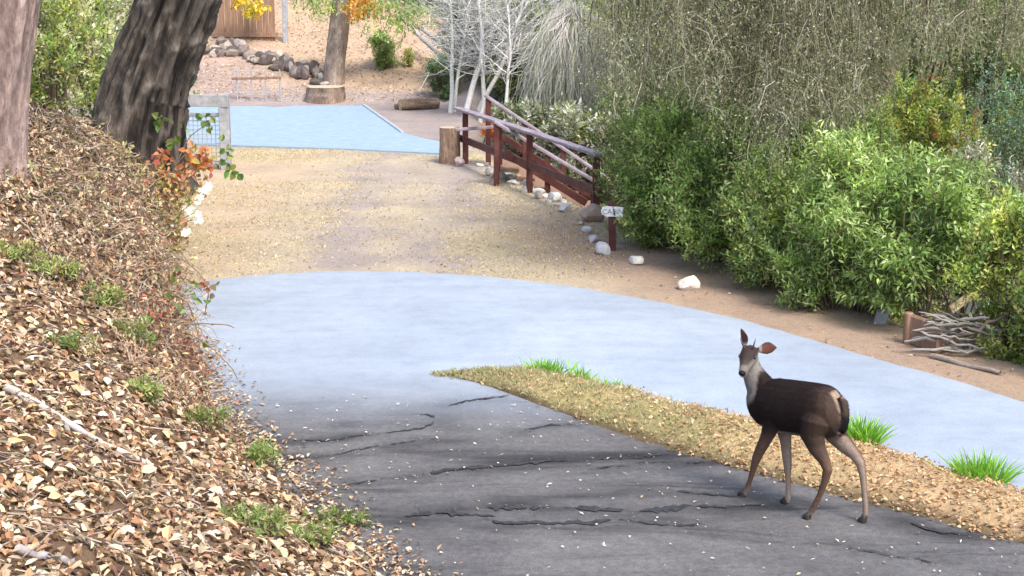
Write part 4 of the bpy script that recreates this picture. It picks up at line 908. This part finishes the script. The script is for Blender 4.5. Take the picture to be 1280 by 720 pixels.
for i, (q0, q1, lb) in enumerate((((519, 40), (564, 84), 'lower grey pole of two leaning across the slope edge'), ((528, 36), (575, 76), 'upper grey pole of two leaning across the slope edge'))):
    p0 = AT(*q0, 42.5); p1 = AT(*q1, 40.0); log(lb, p0, p1, .055, 20 + i, 'leaning_pole', 'pole', ((.22, .2, .2), (.45, .42, .4)))
fr = thing('board_fence', 'tall brown vertical board fence at the top of the stone edging', 'fence'); fb = onground(270, 47)
for i in range(10):
    x = fb[0] + .17 * i; z0 = Z(x, fb[1]); mb = MB(); box(mb, A([x, fb[1] + g.uniform(-.01, .01), z0 + 1.2]), (.155, .03, 2.6 + g.uniform(-.05, .05)), None, None, .006); mb.build('board', M['wood_brown'], fr)
mb = MB(); box(mb, A([fb[0] + 1.9, fb[1] - .1, Z(fb[0] + 1.9, fb[1]) + 1.1]), (.13, .13, 2.6), None, None, .01); mb.build('post', M['wood_grey'], fr)
mb = MB(); box(mb, A([fb[0] + .8, fb[1] - .05, Z(fb[0] + .8, fb[1]) + .12]), (1.75, .05, .12), None, None, .006); mb.build('kick_board', M['wood_brown'], fr)
sp_r = thing('yellow_leaf_branch', 'drooping sprig of yellow autumn leaves in front of the brown board fence', 'branch', (fb[0] + .6, fb[1] - .6, fb[2]))
sprig(sp_r, 'yellow_leaves', [(298, -4), (303, 6), (318, 4), (320, 14), (285, -8)], (.12, .15, .12), fb[1] - .6, 40, [(.75, .6, .08), (.65, .48, .06), (.5, .5, .1)], .16, .09, A([fb[0] + .6, fb[1] - .6, fb[2]]), 3)

# ------------------------------------------------------------------ grey timber and wire-mesh enclosure
cb = G(283, 212); en = thing('wire_enclosure', 'weathered grey timber frame with wire mesh beside the oak', 'enclosure', (cb[0], cb[1], 0)); cz = Z(cb[0], cb[1])
for dx, dy in ((0, 0), (-1.15, .2)):
    mb = MB(); z0 = Z(cb[0] + dx, cb[1] + dy); box(mb, (dx, dy, (z0 - .2 + 1.28) / 2), (.17, .17, 1.48 - z0), None, None, .012); mb.build('post', M['wood_grey'], en)
for z, hh in ((1.16, .20), (.93, .05), (.12, .07)):
    mb = MB(); beam(mb, (.085, -.03 - (.06 if hh > .1 else 0), z), (-1.3, .17, z), .05, hh); mb.build('beam', M['wood_grey'], en)
w_ = []
for i in range(14): t = i / 13; w_.append([(-.09 - 1.0 * t, .03 + .18 * t, .1), (-.09 - 1.0 * t, .03 + .18 * t, .92)])
for i in range(11): z = .14 + .075 * i; w_.append([(-.06, .025, z), (-1.12, .21, z)])
v, q = tubes(w_, np.full((len(w_), 2), .006), 4); mb = MB(); mb.add(v, q); tag(mb.build('wire_mesh', M['wire'], en), kind='stuff')
mf = thing('wire_fence', 'thin low wire fence with slim stakes at the left edge of the blue pad', 'fence'); 
for i in range(4):
    p = G(296 + 18 * i, 131 + i * .3); mb = MB(); v, q = tubes([[(p[0], p[1] + .1, 0), (p[0], p[1] + .1, .85)]], [[.018, .018]], 6); mb.add(v, q); mb.build('stake', M['wire'], mf)
p, q_ = G(290, 131), G(352, 132); w_ = [[(p[0], p[1] + .1, z), (q_[0], q_[1] + .1, z)] for z in np.linspace(.1, .8, 6)] ; v, q = tubes(w_, np.full((6, 2), .005), 4); mb = MB(); mb.add(v, q); tag(mb.build('wires', M['wire'], mf), kind='stuff')
mb = MB(); beam(mb, (p[0], p[1] + .1, .62), (q_[0], q_[1] + .1, .66), .04, .06); mb.build('rail', M['wood_brown'], mf)

# ------------------------------------------------------------------ sign on post
sb = G(765, 314); sb[2] = Z(sb[0], sb[1]); sg = thing('sign_post', 'dark red post carrying a small white board reading CABIN', 'sign', tuple(sb))
mb = MB(); beam(mb, (.01, 0, -.15), (-.012, 0, .60), .085, .085, up=(0, 1, 0), bev=.006); mb.build('post', M['wood_red'], sg)
mb = MB(); y0, y1 = -.075, -.052; prof = A([(-.145, .50), (-.125, .545), (-.09, .558), (.125, .545), (.125, .43), (-.07, .432), (-.13, .46)]); n = len(prof)
mb.add(np.r_[np.c_[prof[:, 0], np.full(n, y0), prof[:, 1]], np.c_[prof[:, 0], np.full(n, y1), prof[:, 1]]], [[i, (i + 1) % n, n + (i + 1) % n, n + i] for i in range(n)])
mb.f.append(A([list(range(n)), list(range(2 * n - 1, n - 1, -1))])); mb.c.append(np.ones((2, 3))); board = mb.build('board', M['sign_white'], sg)
cu = bpy.data.curves.new('lettering', 'FONT'); cu.body = 'CABIN'; cu.size = .088; cu.align_x = 'CENTER'; cu.extrude = .0015
to = bpy.data.objects.new('lettering_tmp', cu); COL.objects.link(to); dg = bpy.context.evaluated_depsgraph_get(); tme = bpy.data.meshes.new_from_object(to.evaluated_get(dg)); bpy.data.objects.remove(to)
tme.materials.clear(); t = obj('lettering', tme, M['sign_ink'], board); t.location = (.0, y0 - .002, .462); t.rotation_euler = (math.pi / 2, 0, 0)

# ------------------------------------------------------------------ timber wall, block, board and driftwood under the right hand shrubs
tw = thing('timber_wall', 'small dark timber retaining wall under the overhanging glossy shrub', 'wall')
a, b_ = G(1140, 432), G(1178, 446); a[1] += .1; b_[1] += .1
for i in range(2): mb = MB(); beam(mb, a + A([0, 0, .07 + .14 * i]), b_ + A([0, 0, .07 + .14 * i]), .07, .135, bev=.01); mb.build('plank', M['wood_brown'], tw)
mb = MB(); box(mb, a + A([-.02, -.02, .12]), (.08, .08, .36), None, None, .01); mb.build('post', M['wood_brown'], tw)
p = onground(1106, 408); mb = MB(); box(mb, p + A([0, .16, .03]), (.12, .12, .2), Matrix.Rotation(.25, 3, 'Y'), None, .025); tag(mb.build('concrete_block', M['wood_grey']), 'pale concrete block half hidden at the foot of the shrubs', 'block')
mb = MB(); beam(mb, AT(1188, 388, 15.3), AT(1236, 352, 15.5), .03, .09); tag(mb.build('tilted_board', M['cut_wood']), 'tan board tilted up above the driftwood pile', 'board')
mb = MB(); box(mb, AT(1215, 384, 15.6), (.34, .05, .22), None, None, .01); tag(mb.build('white_panel', M['sign_white']), 'small pale panel standing below the tilted board', 'panel')
dp = onground(1205, 452); gr = np.random.default_rng(8)
for i in range(26):
    c = dp + A([gr.uniform(-.2, .28), gr.uniform(.15, .42), 0]); c[2] = .04 + gr.uniform(0, .30); d = unit(A([1, gr.normal(0, .3), gr.normal(-.12, .22)])); ln = gr.uniform(.15, .34); k = np.linspace(-1, 1, 8)[:, None]
    P = c + d * k * ln + gr.normal(0, .012, (8, 3)); v, q = tubes([P - c], [np.full(8, gr.uniform(.008, .022)) * (1 - .5 * np.abs(k[:, 0]) ** 3)], 7); mb = MB(); mb.add(v, q, A(pick([(.22, .20, .18), (.14, .12, .105), (.30, .28, .255)], 1, gr)[0])); o = mb.build('driftwood', M['twig'], None, True); o.location = c
    tag(o, 'grey driftwood stick lying in the pile under the tilted board', 'stick', 'driftwood sticks in the pile')
mb = MB(); k = np.linspace(0, 1, 14); a, b_ = onground(1165, 448), onground(1250, 470); P = a * (1 - k)[:, None] + b_ * k[:, None] + A([0, 0, .018]); P[:, 2] += .008 * np.sin(k * 9)
v, q = tubes([P], [.03 * (1 - .4 * k)], 10); mb.add(v, q, (.26, .215, .18)); tag(mb.build('edging_log', M['twig'], None, True), 'long thin log edging the road dirt below the driftwood pile', 'log')

# ------------------------------------------------------------------ bank plants, flowers, branch
def tuft(label, p, n, h, pal, seed, spread=.08, group=None, wd=.007, name='grass_tuft', cat='grass', lean=.45):
    g = np.random.default_rng(seed); root = None; k = np.linspace(0, 1, 5); b0 = np.c_[g.normal(0, spread, (n, 2)), np.full(n, -.02)]
    d = unit(np.c_[b0[:, :2] / spread * .28 + g.normal(0, .22, (n, 2)), np.ones(n)]); ln = h * g.uniform(.55, 1.1, n); cv = np.c_[d[:, :2] + g.normal(0, .2, (n, 2)), -.4 * np.ones(n)] * lean
    P = b0[:, None] + d[:, None] * (ln[:, None] * k)[..., None] + cv[:, None] * (ln[:, None] * k ** 2.2)[..., None] * .6
    sd = unit(np.cross(d, rand_dir(g, n)))[:, None] * (wd * A([1, .95, .8, .5, .06]))[None, :, None]
    v = np.stack([P - sd, P + sd], 2).reshape(-1, 3); kk = np.arange(4) * 2; f = (np.arange(n)[:, None, None] * 10 + np.stack([kk, kk + 1, kk + 3, kk + 2], -1)[None]).reshape(-1, 4)
    mb = MB(); mb.add(v, f, np.repeat(pick(pal, n, g), 4, 0)); o = mb.build(name, M['grass'], None); o.location = p; return tag(o, label, cat, group)
LIME = [(.20, .42, .05), (.28, .52, .08), (.14, .33, .04)]
def vert(px, py): q = G(px, py); return (q[0], q[1], .06)
tuft('bright green grass tuft on the verge tip, the fuller of two', vert(686, 473), 150, .15, LIME, 1, .09)
tuft('sparse upright grass tuft beside the fuller verge tip tuft', vert(722, 480), 50, .14, LIME, 2, .05)
tuft('low bright grass fringe along the road edge of the verge', vert(748, 490), 90, .07, LIME, 3, .10)
tuft('bright green grass tuft behind the deer hind legs', vert(1076, 558), 260, .21, LIME, 4, .06)
tuft('rounded bright green grass tuft at the verge edge past the deer', vert(1226, 608), 300, .21, LIME, 5, .075)
WEED = [(.26, .36, .12), (.34, .42, .16), (.40, .42, .18), (.24, .34, .08)]
for i, (px, py, h, lb) in enumerate([(92, 442, .16, 'soft green weed on the leafy bank below the brush'), (70, 350, .18, 'olive green weed high on the bank under the oak'), (130, 385, .18, 'green weed in the brush of the upper bank'), (180, 500, .14, 'dull green weed beside the fallen branch'), (318, 668, .15, 'bushy green weed low on the leaf bank'), (258, 535, .13, 'small weed at the bank foot by the asphalt'), (312, 580, .10, 'tiny weed sprouting at the asphalt edge'), (385, 680, .12, 'sparse weed at the lowest edge of the bank'), (20, 330, .16, 'pale weed below the pale trunk'), (170, 430, .17, 'leafy weed at the edge of the hanging brush'), (430, 664, .07, 'few green sprigs in the asphalt crumbs')]):
    p = onground(px, py); shrub(lb, p, h * 1.0, .20, .17, WEED, .055, .017, 40, 300 + i, name='weed', cat='weed', group='green weeds on the bank', sl=.12, nl=8, stems=2, z0=0.0, leafclass='leaves')
def brush(label, px, py, w2, h2, seed, pal, n=260, nlv=500, name='dry_brush', L=.05):
    p = onground(px, py); g = np.random.default_rng(seed); root = thing(name, label, 'brush', tuple(p), 'dry brush on the upper bank'); k = np.linspace(0, 1, 7)
    x = p[0] + g.normal(0, w2, n); y = p[1] + g.normal(0, w2, n); x = np.minimum(x, toe(y) - np.abs(g.normal(0, .08, n)) - .02); s0 = np.c_[x, y, zt(x, y) - .02]; d = unit(np.c_[g.normal(.25, .6, n), g.normal(-.35, .5, n), g.uniform(.2, 1.2, n)]); ln = g.uniform(.3, 1., n) * h2
    P = s0[:, None] + d[:, None] * (ln[:, None] * k)[..., None] - UP * ((ln * g.uniform(.2, 1.1, n))[:, None] * k ** 2)[..., None]; P[:, 1:] += np.cumsum(g.normal(0, .012, (n, 6, 3)), 1)
    mb = MB(); v, q = tubes(P - p, np.outer(g.uniform(.0025, .0065, n), 1.1 - .8 * k), 3); mb.add(v, q, np.repeat(pick([(.20, .14, .10), (.33, .26, .2), (.11, .08, .06), (.45, .38, .3)], n, g), 18, 0)); tag(mb.build('stems', M['twig'], root), kind='stuff')
    i = g.integers(0, n, nlv); j = g.integers(1, 7, nlv); mb = MB(); leaves(mb, P[i, j] - p, rand_dir(g, nlv) - UP * .4, rand_dir(g, nlv), g.uniform(.6, 1.3, nlv) * L, g.uniform(.35, .7, nlv) * L, pick(pal, nlv, g), .3, True); tag(mb.build('dead_leaves', M['litter'], root), kind='stuff')
DEAD = [(.46, .30, .18), (.36, .21, .12), (.55, .40, .26), (.26, .16, .10), (.60, .48, .35), (.40, .36, .17)]
RUST = [(.38, .13, .08), (.30, .15, .09), (.45, .28, .17), (.2, .1, .07)]
brush('tangled dry brown brush hanging down at the corner of the bank', 190, 330, .30, .55, 1, DEAD + RUST[:1], 420, 1100)
brush('reddish brown dry brush at the bank edge over the road', 205, 420, .22, .4, 2, RUST, 380, 1000)
brush('dense dry twigs and leaves below the oak roots', 130, 270, .35, .5, 3, DEAD, 460, 1200)
brush('pale dry twiggy brush below the pale trunk', 60, 240, .35, .5, 4, DEAD + [(.3, .3, .14)], 420, 1000)
brush('olive and brown scrub beside the oak base', 180, 245, .22, .45, 5, DEAD + [(.26, .26, .08), (.3, .33, .1)], 320, 900)
brush('brown scrub in the middle of the bank face', 120, 350, .35, .4, 6, DEAD, 380, 900)
brush('low dry scrub near the foot of the bank', 205, 480, .20, .3, 7, DEAD + RUST[:2], 300, 700)
brush('dark root tangle between the two leaning trunks', 75, 165, .28, .5, 8, [(.1, .06, .045), (.16, .1, .07), (.2, .17, .06)], 420, 700)  # extra dark leaf colours carry the painted shade of the mound
def vine(label, pts, Y, n, pal, L, W, seed, stems, name='vine', cat='vine', m='leaf', part='leaves', spread=.05):
    g = np.random.default_rng(seed); P = A([AT(*p, Y + g.uniform(-.1, .1)) for p in pts]); b0 = A(AT(*stems[0][0], Y)); b0[2] = min(b0[2], 9); root = thing(name, label, cat, tuple(b0)); i = g.integers(0, len(P), n)
    q = P[i] + g.normal(0, spread, (n, 3)); mb = MB(); leaves(mb, q - b0, unit(rand_dir(g, n) - UP * .5), unit(rand_dir(g, n) + A([0, -1.2, .6])), g.uniform(.7, 1.2, n) * L, g.uniform(.7, 1.2, n) * W, pick(pal, n, g), .2, True); mb.build(part, M[m], root)
    mb = MB()
    for st in stems:
        S = A([AT(*p, Y) for p in st]); k = np.linspace(0, 1, 18); S = np.stack([np.interp(k, np.linspace(0, 1, len(st)), S[:, j]) for j in range(3)], 1); S[1:-1] = (S[:-2] + S[1:-1] + S[2:]) / 3
        v, f = tubes([S - b0], [.0065 * (1.1 - .35 * k)], 5); mb.add(v, f, (.2, .15, .1))
    mb.build('stem', M['twig'], root, True)
vine('climbing vine with orange and red autumn leaves beside the oak', [(205, 190), (208, 200), (238, 185), (246, 195), (250, 205), (255, 200), (262, 210), (240, 210), (228, 215), (205, 215), (215, 225), (258, 190)], 16.2, 120, [(.55, .20, .07), (.60, .28, .12), (.5, .12, .1), (.35, .3, .08), (.6, .3, .2)], .085, .065, 1, [[(180, 330), (195, 260), (205, 190)], [(195, 260), (235, 215), (258, 195)], [(200, 240), (225, 200), (245, 180)]])
vine('green leaved vine climbing the grey timber frame', [(232, 172), (222, 168), (258, 150), (262, 158), (248, 146), (286, 186), (284, 198), (278, 208), (290, 212), (272, 180), (218, 178), (200, 150)], 16.6, 46, [(.12, .22, .05), (.16, .28, .07), (.2, .26, .06)], .095, .075, 2, [[(185, 320), (210, 230), (235, 172), (262, 152)], [(215, 220), (262, 200), (288, 205)]], spread=.035)
vine('thin trailing vine shoots with few lobed leaves over the road edge', [(222, 338), (232, 332), (218, 362), (226, 382), (240, 372), (236, 378), (260, 360), (264, 366), (244, 350), (212, 345), (258, 378), (250, 436), (262, 362)], 13.0, 30, [(.13, .22, .05), (.17, .26, .07), (.35, .15, .08), (.2, .15, .07)], .075, .055, 3, [[(196, 330), (225, 320), (248, 340), (262, 362), (256, 392)], [(205, 360), (236, 378), (248, 420), (250, 440)], [(206, 408), (245, 404), (285, 406), (293, 410)], [(215, 405), (260, 430), (290, 460), (297, 474)]], spread=.025)
def flowers(label, pts, Y, seed):
    g = np.random.default_rng(seed); b0 = A(AT(200, 300, Y)); root = thing('flowering_plant', label, 'flowers', tuple(b0))
    mb = MB(); S = []
    for (px, py) in pts:
        c = AT(px, py, Y + g.uniform(-.1, .1)); k = np.linspace(0, 1, 8)[:, None]; P = b0 + A([-.15, .1, -.25]) + (c - b0 - A([-.15, .1, -.25])) * k + UP * .1 * np.sin(k * 3); S.append(P); fb_ = MB()
        for j in range(4):
            cc = c + g.normal(0, .022, 3); a = np.arange(6) * 1.047 + g.uniform(0, 1); ax = unit(A([g.normal(0, .4), -1, .5 + g.normal(0, .3)])); u1 = unit(np.cross(ax, UP)); u2 = np.cross(ax, u1)
            D = np.cos(a)[:, None] * u1 + np.sin(a)[:, None] * u2 + ax * .35; leaves(fb_, np.repeat([cc - b0], 6, 0), D, np.repeat([ax], 6, 0), .045, .034, np.tile(A([[.86, .84, .74]]), (6, 1)) * g.uniform(.9, 1.05, (6, 1)), -.15, True)
        fb_.build('flower', M['white_petal'], root)
    v, f = tubes(A(S) - b0, np.full((len(S), 8), .004), 4); mb.add(v, f, (.16, .2, .07)); tag(mb.build('stems', M['twig'], root), kind='stuff')
flowers('cluster of white blossoms hanging off the bank below the vine', [(260, 238), (248, 250), (243, 268), (245, 275), (238, 262), (228, 292), (200, 298), (197, 304), (255, 240)], 16.0, 4)
def stick(label, pts, r, c, seed, name='fallen_branch'):
    P = A([onground(*p) for p in pts]); P[:, 2] += r * .8; k = np.linspace(0, 1, 40); Q_ = np.stack([np.interp(k, np.linspace(0, 1, len(pts)), P[:, i]) for i in range(3)], 1); Q_[:, 2] = np.maximum(Q_[:, 2], zt(Q_[:, 0], Q_[:, 1]) + r * .6); b0 = Q_[0].copy()
    Q_[1:-1] = (Q_[:-2] + Q_[1:-1] + Q_[2:]) / 3; Q_[:, 2] += .01 * vn(np.c_[k * 9, k * 0], 1, seed)
    v, q = tubes([Q_ - b0], [r * (1.1 - .45 * k) * (1 + .2 * vn(np.c_[k * 14, k * 0], 1, seed + 1))], 10); mb = MB(); mb.add(v, q, np.repeat(A(c)[None] * (1 + .3 * vn(np.c_[k[:-1] * 12, k[:-1] * 0], 1, seed + 2))[:, None], 10, 0)); o = mb.build(name, M['twig'], None, True); o.location = b0; return tag(o, label, 'branch')
stick('long pale fallen branch lying across the leaf bank', [(8, 490), (45, 508), (80, 530), (130, 560), (192, 588)], .028, (.46, .40, .35), 1)
stick('short broken stick below the long pale branch', [(82, 536), (90, 550), (96, 562)], .014, (.4, .34, .3), 2)
stick('thin dark stick lying low on the leaf bank', [(30, 640), (75, 668), (120, 688)], .014, (.2, .15, .13), 3)
stick('grey weathered stick near the bottom of the leaf bank', [(20, 690), (60, 704), (95, 712)], .02, (.3, .27, .26), 4)
stick('slim twig stretched over brush below the oak', [(30, 455), (60, 448), (100, 462)], .010, (.5, .42, .34), 5)

# ------------------------------------------------------------------ litter, grass and pebbles (uncountable)
def nrm_at(X, Y):
    e = .05; return unit(np.c_[-(zt(X + e, Y) - zt(X - e, Y)) / (2 * e), -(zt(X, Y + e) - zt(X, Y - e)) / (2 * e), np.ones(len(X))])
LIT = [(.54, .43, .30), (.48, .35, .23), (.42, .30, .19), (.34, .22, .13), (.52, .41, .29), (.26, .15, .09), (.16, .095, .06), (.47, .30, .16), (.60, .50, .38), (.32, .165, .095), (.10, .065, .045)]
def lay(X, Y, L, W, pal, g, lift=.012, tilt=.45, zf=zt):
    n = len(X); N = unit(nrm_at(X, Y) + g.normal(0, tilt, (n, 3))) if zf is zt else unit(UP + g.normal(0, tilt, (n, 3))); D = unit(np.cross(N, rand_dir(g, n))); P = np.c_[X, Y, zf(X, Y) + g.uniform(.0, lift, n)] - D * (L * .5)[:, None] + N * .006
    return P, D, N, L, W, pick(pal, n, g)
g = np.random.default_rng(55)
def bank_pts(n, y0, y1, smax, smin=0.):
    Y = y0 + (y1 - y0) * g.random(n); s = smin + (smax - smin) * g.random(n); return toe(Y) - s, Y
X, Y = bank_pts(26000, 5.5, 14.5, 3.6, -.02); keep = (X / Y > -.42); X, Y = X[keep], Y[keep]; n = len(X)
mb = MB(); leaves(mb, *lay(X, Y, g.uniform(.03, .085, n), g.uniform(.018, .05, n), LIT, g, .035), .3, True)
X, Y = bank_pts(9000, 14, 22, 2.6); kp = (((X + 4.85) / .7) ** 2 + ((Y - 15.3) / .9) ** 2 > 1) | (g.random(len(X)) < .15); X, Y = X[kp], Y[kp]; n = len(X); leaves(mb, *lay(X, Y, g.uniform(.04, .09, n), g.uniform(.02, .05, n), LIT[:5], g, .04), .3, False)
n = 2500; Y = g.uniform(7.5, 14.5, n); X = toe(Y) + np.abs(g.normal(0, .16, n)); zf_ = lambda x, y: np.full(len(x), DZ + .003); leaves(mb, *lay(X, Y, g.uniform(.015, .05, n), g.uniform(.01, .03, n), LIT, g, .012, .3, zf_), .2, True)
tag(mb.build('leaf_litter', M['litter'], STRUCT['bank']), 'thick carpet of brown fallen leaves', kind='stuff')
# the largest pale leaves on the near bank, one by one
X, Y = bank_pts(240, 7.4, 11.5, 2.6, .1); k = (X / Y > -.34); X, Y = X[k], Y[k]; n = len(X); Ls = g.uniform(.075, .12, n); P, D, N, L, W, C = lay(X, Y, Ls, Ls * .62, [(.60, .48, .33), (.52, .39, .26), (.64, .55, .42), (.47, .30, .16), (.58, .44, .24)], g, .02, .3); P[:, 2] += .03
for i in range(n):
    mb = MB(); leaves(mb, P[i:i + 1] * 0, D[i:i + 1], N[i:i + 1], L[i:i + 1], W[i:i + 1], C[i:i + 1], .25, True); o = mb.build('leaf', M['litter'], STRUCT['bank']); o.location = P[i]
# twigs on the bank
n = 1500; X, Y = bank_pts(n, 6.5, 15, 3.2, .05); d = rand_dir(g, n); N = nrm_at(X, Y); d = unit(d - N * (d * N).sum(1, keepdims=True)); ln = g.uniform(.06, .4, n); k = np.linspace(-.5, .5, 5); c = np.c_[X, Y, zt(X, Y)] + N * .03
P = c[:, None] + d[:, None] * (ln[:, None] * k)[..., None] + g.normal(0, .008, (n, 5, 3)); v, q = tubes(P, np.outer(g.uniform(.002, .006, n), A([1.1, 1, 1, .8, .5])), 4); mb = MB(); mb.add(v, q, np.repeat(pick([(.2, .15, .12), (.12, .09, .07), (.42, .35, .28), (.32, .25, .2)], n, g), 16, 0)); tag(mb.build('twig_litter', M['twig'], STRUCT['bank']), kind='stuff')
# dark damp-looking seams that follow the cracks
vv = np.zeros(len(driveway.data.vertices) * 3, np.float32); driveway.data.vertices.foreach_get('co', vv); vv = vv.reshape(-1, 3)[:, :2].astype(float); stn = np.zeros(len(vv))
for i, (l, wd) in enumerate(CR):
    pts = A([G(*p)[:2] for p in l]); sg_ = np.concatenate([np.linspace(pts[j], pts[j + 1], 14) for j in range(len(pts) - 1)]); m_ = (vv[:, 1] > pts[:, 1].min() - .8) & (vv[:, 1] < pts[:, 1].max() + .8)
    q_ = vv[m_] + np.c_[np.zeros(m_.sum()), .12 * fbm(vv[m_], 2.2, 400 + i)]; dd = np.min(((q_[:, None, 0] - sg_[None, :, 0]) * .55) ** 2 + (q_[:, None, 1] - sg_[None, :, 1]) ** 2, axis=1) ** .5
    stn[m_] = np.maximum(stn[m_], np.exp(-(dd / (.05 + wd * .9)) ** 2) * np.clip(.55 + 1.1 * fbm(vv[m_] * A([.7, 2.]), 2., 500 + i), 0, 1) * min(1, .55 + wd * 4))
at = driveway.data.attributes.new('Stain', 'FLOAT', 'POINT'); at.data.foreach_set('value', stn.astype(np.float32))
# specks of leaf and grit on the driveway
n = 330; Y = g.uniform(8.6, 12.6, n); X = toe(Y) + g.random(n) * (np.interp(Y, rows, rx_) - toe(Y)); mb = MB(); leaves(mb, *lay(X, Y, g.uniform(.008, .045, n), g.uniform(.006, .022, n), [(.6, .55, .48), (.5, .4, .28), (.36, .28, .2), (.62, .6, .56)], g, .006, .25, zf_), .2)
tag(mb.build('leaf_specks', M['litter'], driveway), kind='stuff')
# dry grass and leaves on the apron
def blades(name, X, Y, zz, h, pal, g, parent, wd=.006, flat=.8):
    n = len(X); d = unit(np.c_[g.normal(0, flat, (n, 2)), np.ones(n)]); mb = MB(); leaves(mb, np.c_[X, Y, zz - .004], d, rand_dir(g, n), h * g.uniform(.5, 1.2, n), np.full(n, wd), pick(pal, n, g), .1); return tag(mb.build(name, M['grass'], parent), kind='stuff')
n = 30000; Y = g.uniform(17.6, 30, n); X = g.uniform(-5, 1.2, n); dens = fbm(np.c_[X * .5, Y], .8, 17) + .6 * fbm(np.c_[X, Y], .45, 11); k = (X > toe(Y)) & (X < edge(Y)) & (dens + g.normal(0, .2, n) > -.05) & ~((np.abs(X + 1.6) < .7) & (g.random(n) < .7)); Xf = np.interp(X, far_e[:, 0], far_e[:, 1]); k &= Y > Xf + .1; X, Y = X[k], Y[k]
blades('dry_grass', X, Y, zt(X, Y), .05, [(.56, .46, .29), (.50, .39, .25), (.64, .55, .38), (.44, .38, .22)], g, STRUCT['ground'], .012, 1.6)
n = 9000; Y = g.uniform(13, 38, n); X = g.uniform(-5, 5, n); Xf = np.interp(X, far_e[:, 0], far_e[:, 1]); k = (X > toe(Y)) & (X < edge(Y) + .4) & (Y > Xf + .05) & (g.random(n) < np.clip((Y < 24) * .22 + .12, 0, 1)) & ~((Y > 28.5) & (X < -1.0)); X, Y = X[k], Y[k]; n = len(X)
mb = MB(); leaves(mb, *lay(X, Y, g.uniform(.03, .06, n), g.uniform(.015, .035, n), LIT[:8], g, .01, .35), .25); tag(mb.build('scattered_leaves', M['litter'], STRUCT['ground']), kind='stuff')
n = 16000; Y = g.uniform(38.6, 56, n); X = g.uniform(-13, 1, n); mb = MB(); leaves(mb, *lay(X, Y, g.uniform(.05, .10, n), g.uniform(.03, .055, n), [(.50, .36, .24), (.42, .29, .19), (.56, .44, .31), (.34, .24, .17)], g, .02, .4), .25); tag(mb.build('hill_leaves', M['litter'], STRUCT['hillside']), kind='stuff')
# verge grass and leaves
i = g.integers(0, len(VP), 26000); J = VP[i] + g.normal(0, .03, (26000, 3)) * A([1, 1, 0]); gr_ = (VP[i][:, 0] < 1.3 + g.normal(0, .7, len(i))) & (VT[i] > .06) & (VT[i] < .95); mb = MB(); J1 = J[gr_]
blades('verge_grass', J1[:, 0], J1[:, 1], J1[:, 2], .05, [(.31, .31, .15), (.41, .36, .22), (.25, .30, .12), (.46, .40, .27)], g, verge, .008, .9)
i = g.integers(0, len(VP), 5500); ok = g.random(5500) < np.clip((VP[i][:, 0] - .1) / 1.6, .12, 1); J = VP[i][ok]; n = len(J); zt2 = lambda x, y: J[:, 2]
mb = MB(); leaves(mb, *lay(J[:, 0] + g.normal(0, .03, n), J[:, 1] + g.normal(0, .03, n), g.uniform(.018, .045, n), g.uniform(.012, .03, n), [(.50, .32, .17), (.42, .26, .14), (.56, .41, .26), (.34, .21, .12)], g, .02, .4, zt2), .25, True); tag(mb.build('verge_leaves', M['litter'], verge), kind='stuff')

# crumbs of asphalt along the cracks
cr = np.concatenate(CRUMB); n = len(cr); mb = MB(); sz = g.uniform(.004, .011, n); a = g.uniform(0, 6.28, n); v = []
for j in range(3): v.append(np.c_[cr + np.c_[np.cos(a + j * 2.1), np.sin(a + j * 2.1)] * sz[:, None], np.full(n, DZ)])
v.append(np.c_[cr, DZ + sz * .8]); b_ = (np.arange(n) * 4)[:, None, None]; f = (b_ + A([[0, 1, 3], [1, 2, 3], [2, 0, 3]])[None]).reshape(-1, 3)
mb.add(np.stack(v, 1).reshape(-1, 3), f, np.repeat(pick([(.05, .05, .055), (.09, .09, .095), (.06, .06, .063), (.22, .21, .2), (.3, .27, .23)], n, g), 3, 0)); tag(mb.build('asphalt_crumbs', M['litter'], driveway), kind='stuff')
vine('olive and rusty trailing scrub hanging off the bank around the oak base', [(188, 215), (200, 225), (212, 235), (222, 228), (190, 245), (205, 255), (215, 268), (196, 275), (182, 265), (208, 290), (198, 305), (185, 300), (225, 250), (192, 330), (205, 320), (215, 300), (178, 230), (235, 225)], 16.1, 900, [(.34, .30, .10), (.42, .26, .12), (.30, .20, .11), (.5, .28, .14), (.26, .28, .08), (.36, .17, .10)], .06, .035, 9, [[(160, 330), (190, 280), (205, 230)], [(165, 300), (200, 260), (225, 235)], [(170, 340), (200, 310), (215, 290)], [(165, 280), (185, 240), (190, 215)]], name='scrub', cat='scrub', m='litter', spread=.085)

ob = AT(612, 170, 27.6); shrub('small clump of glowing orange autumn leaves behind the railing posts', (ob[0], ob[1], Z(ob[0], ob[1])), .75, .14, .12, [(.75, .30, .05), (.65, .2, .04)], .07, .04, 26, 501, name='autumn_plant', cat='plant', sl=.15, nl=8, stems=1, z0=.45)
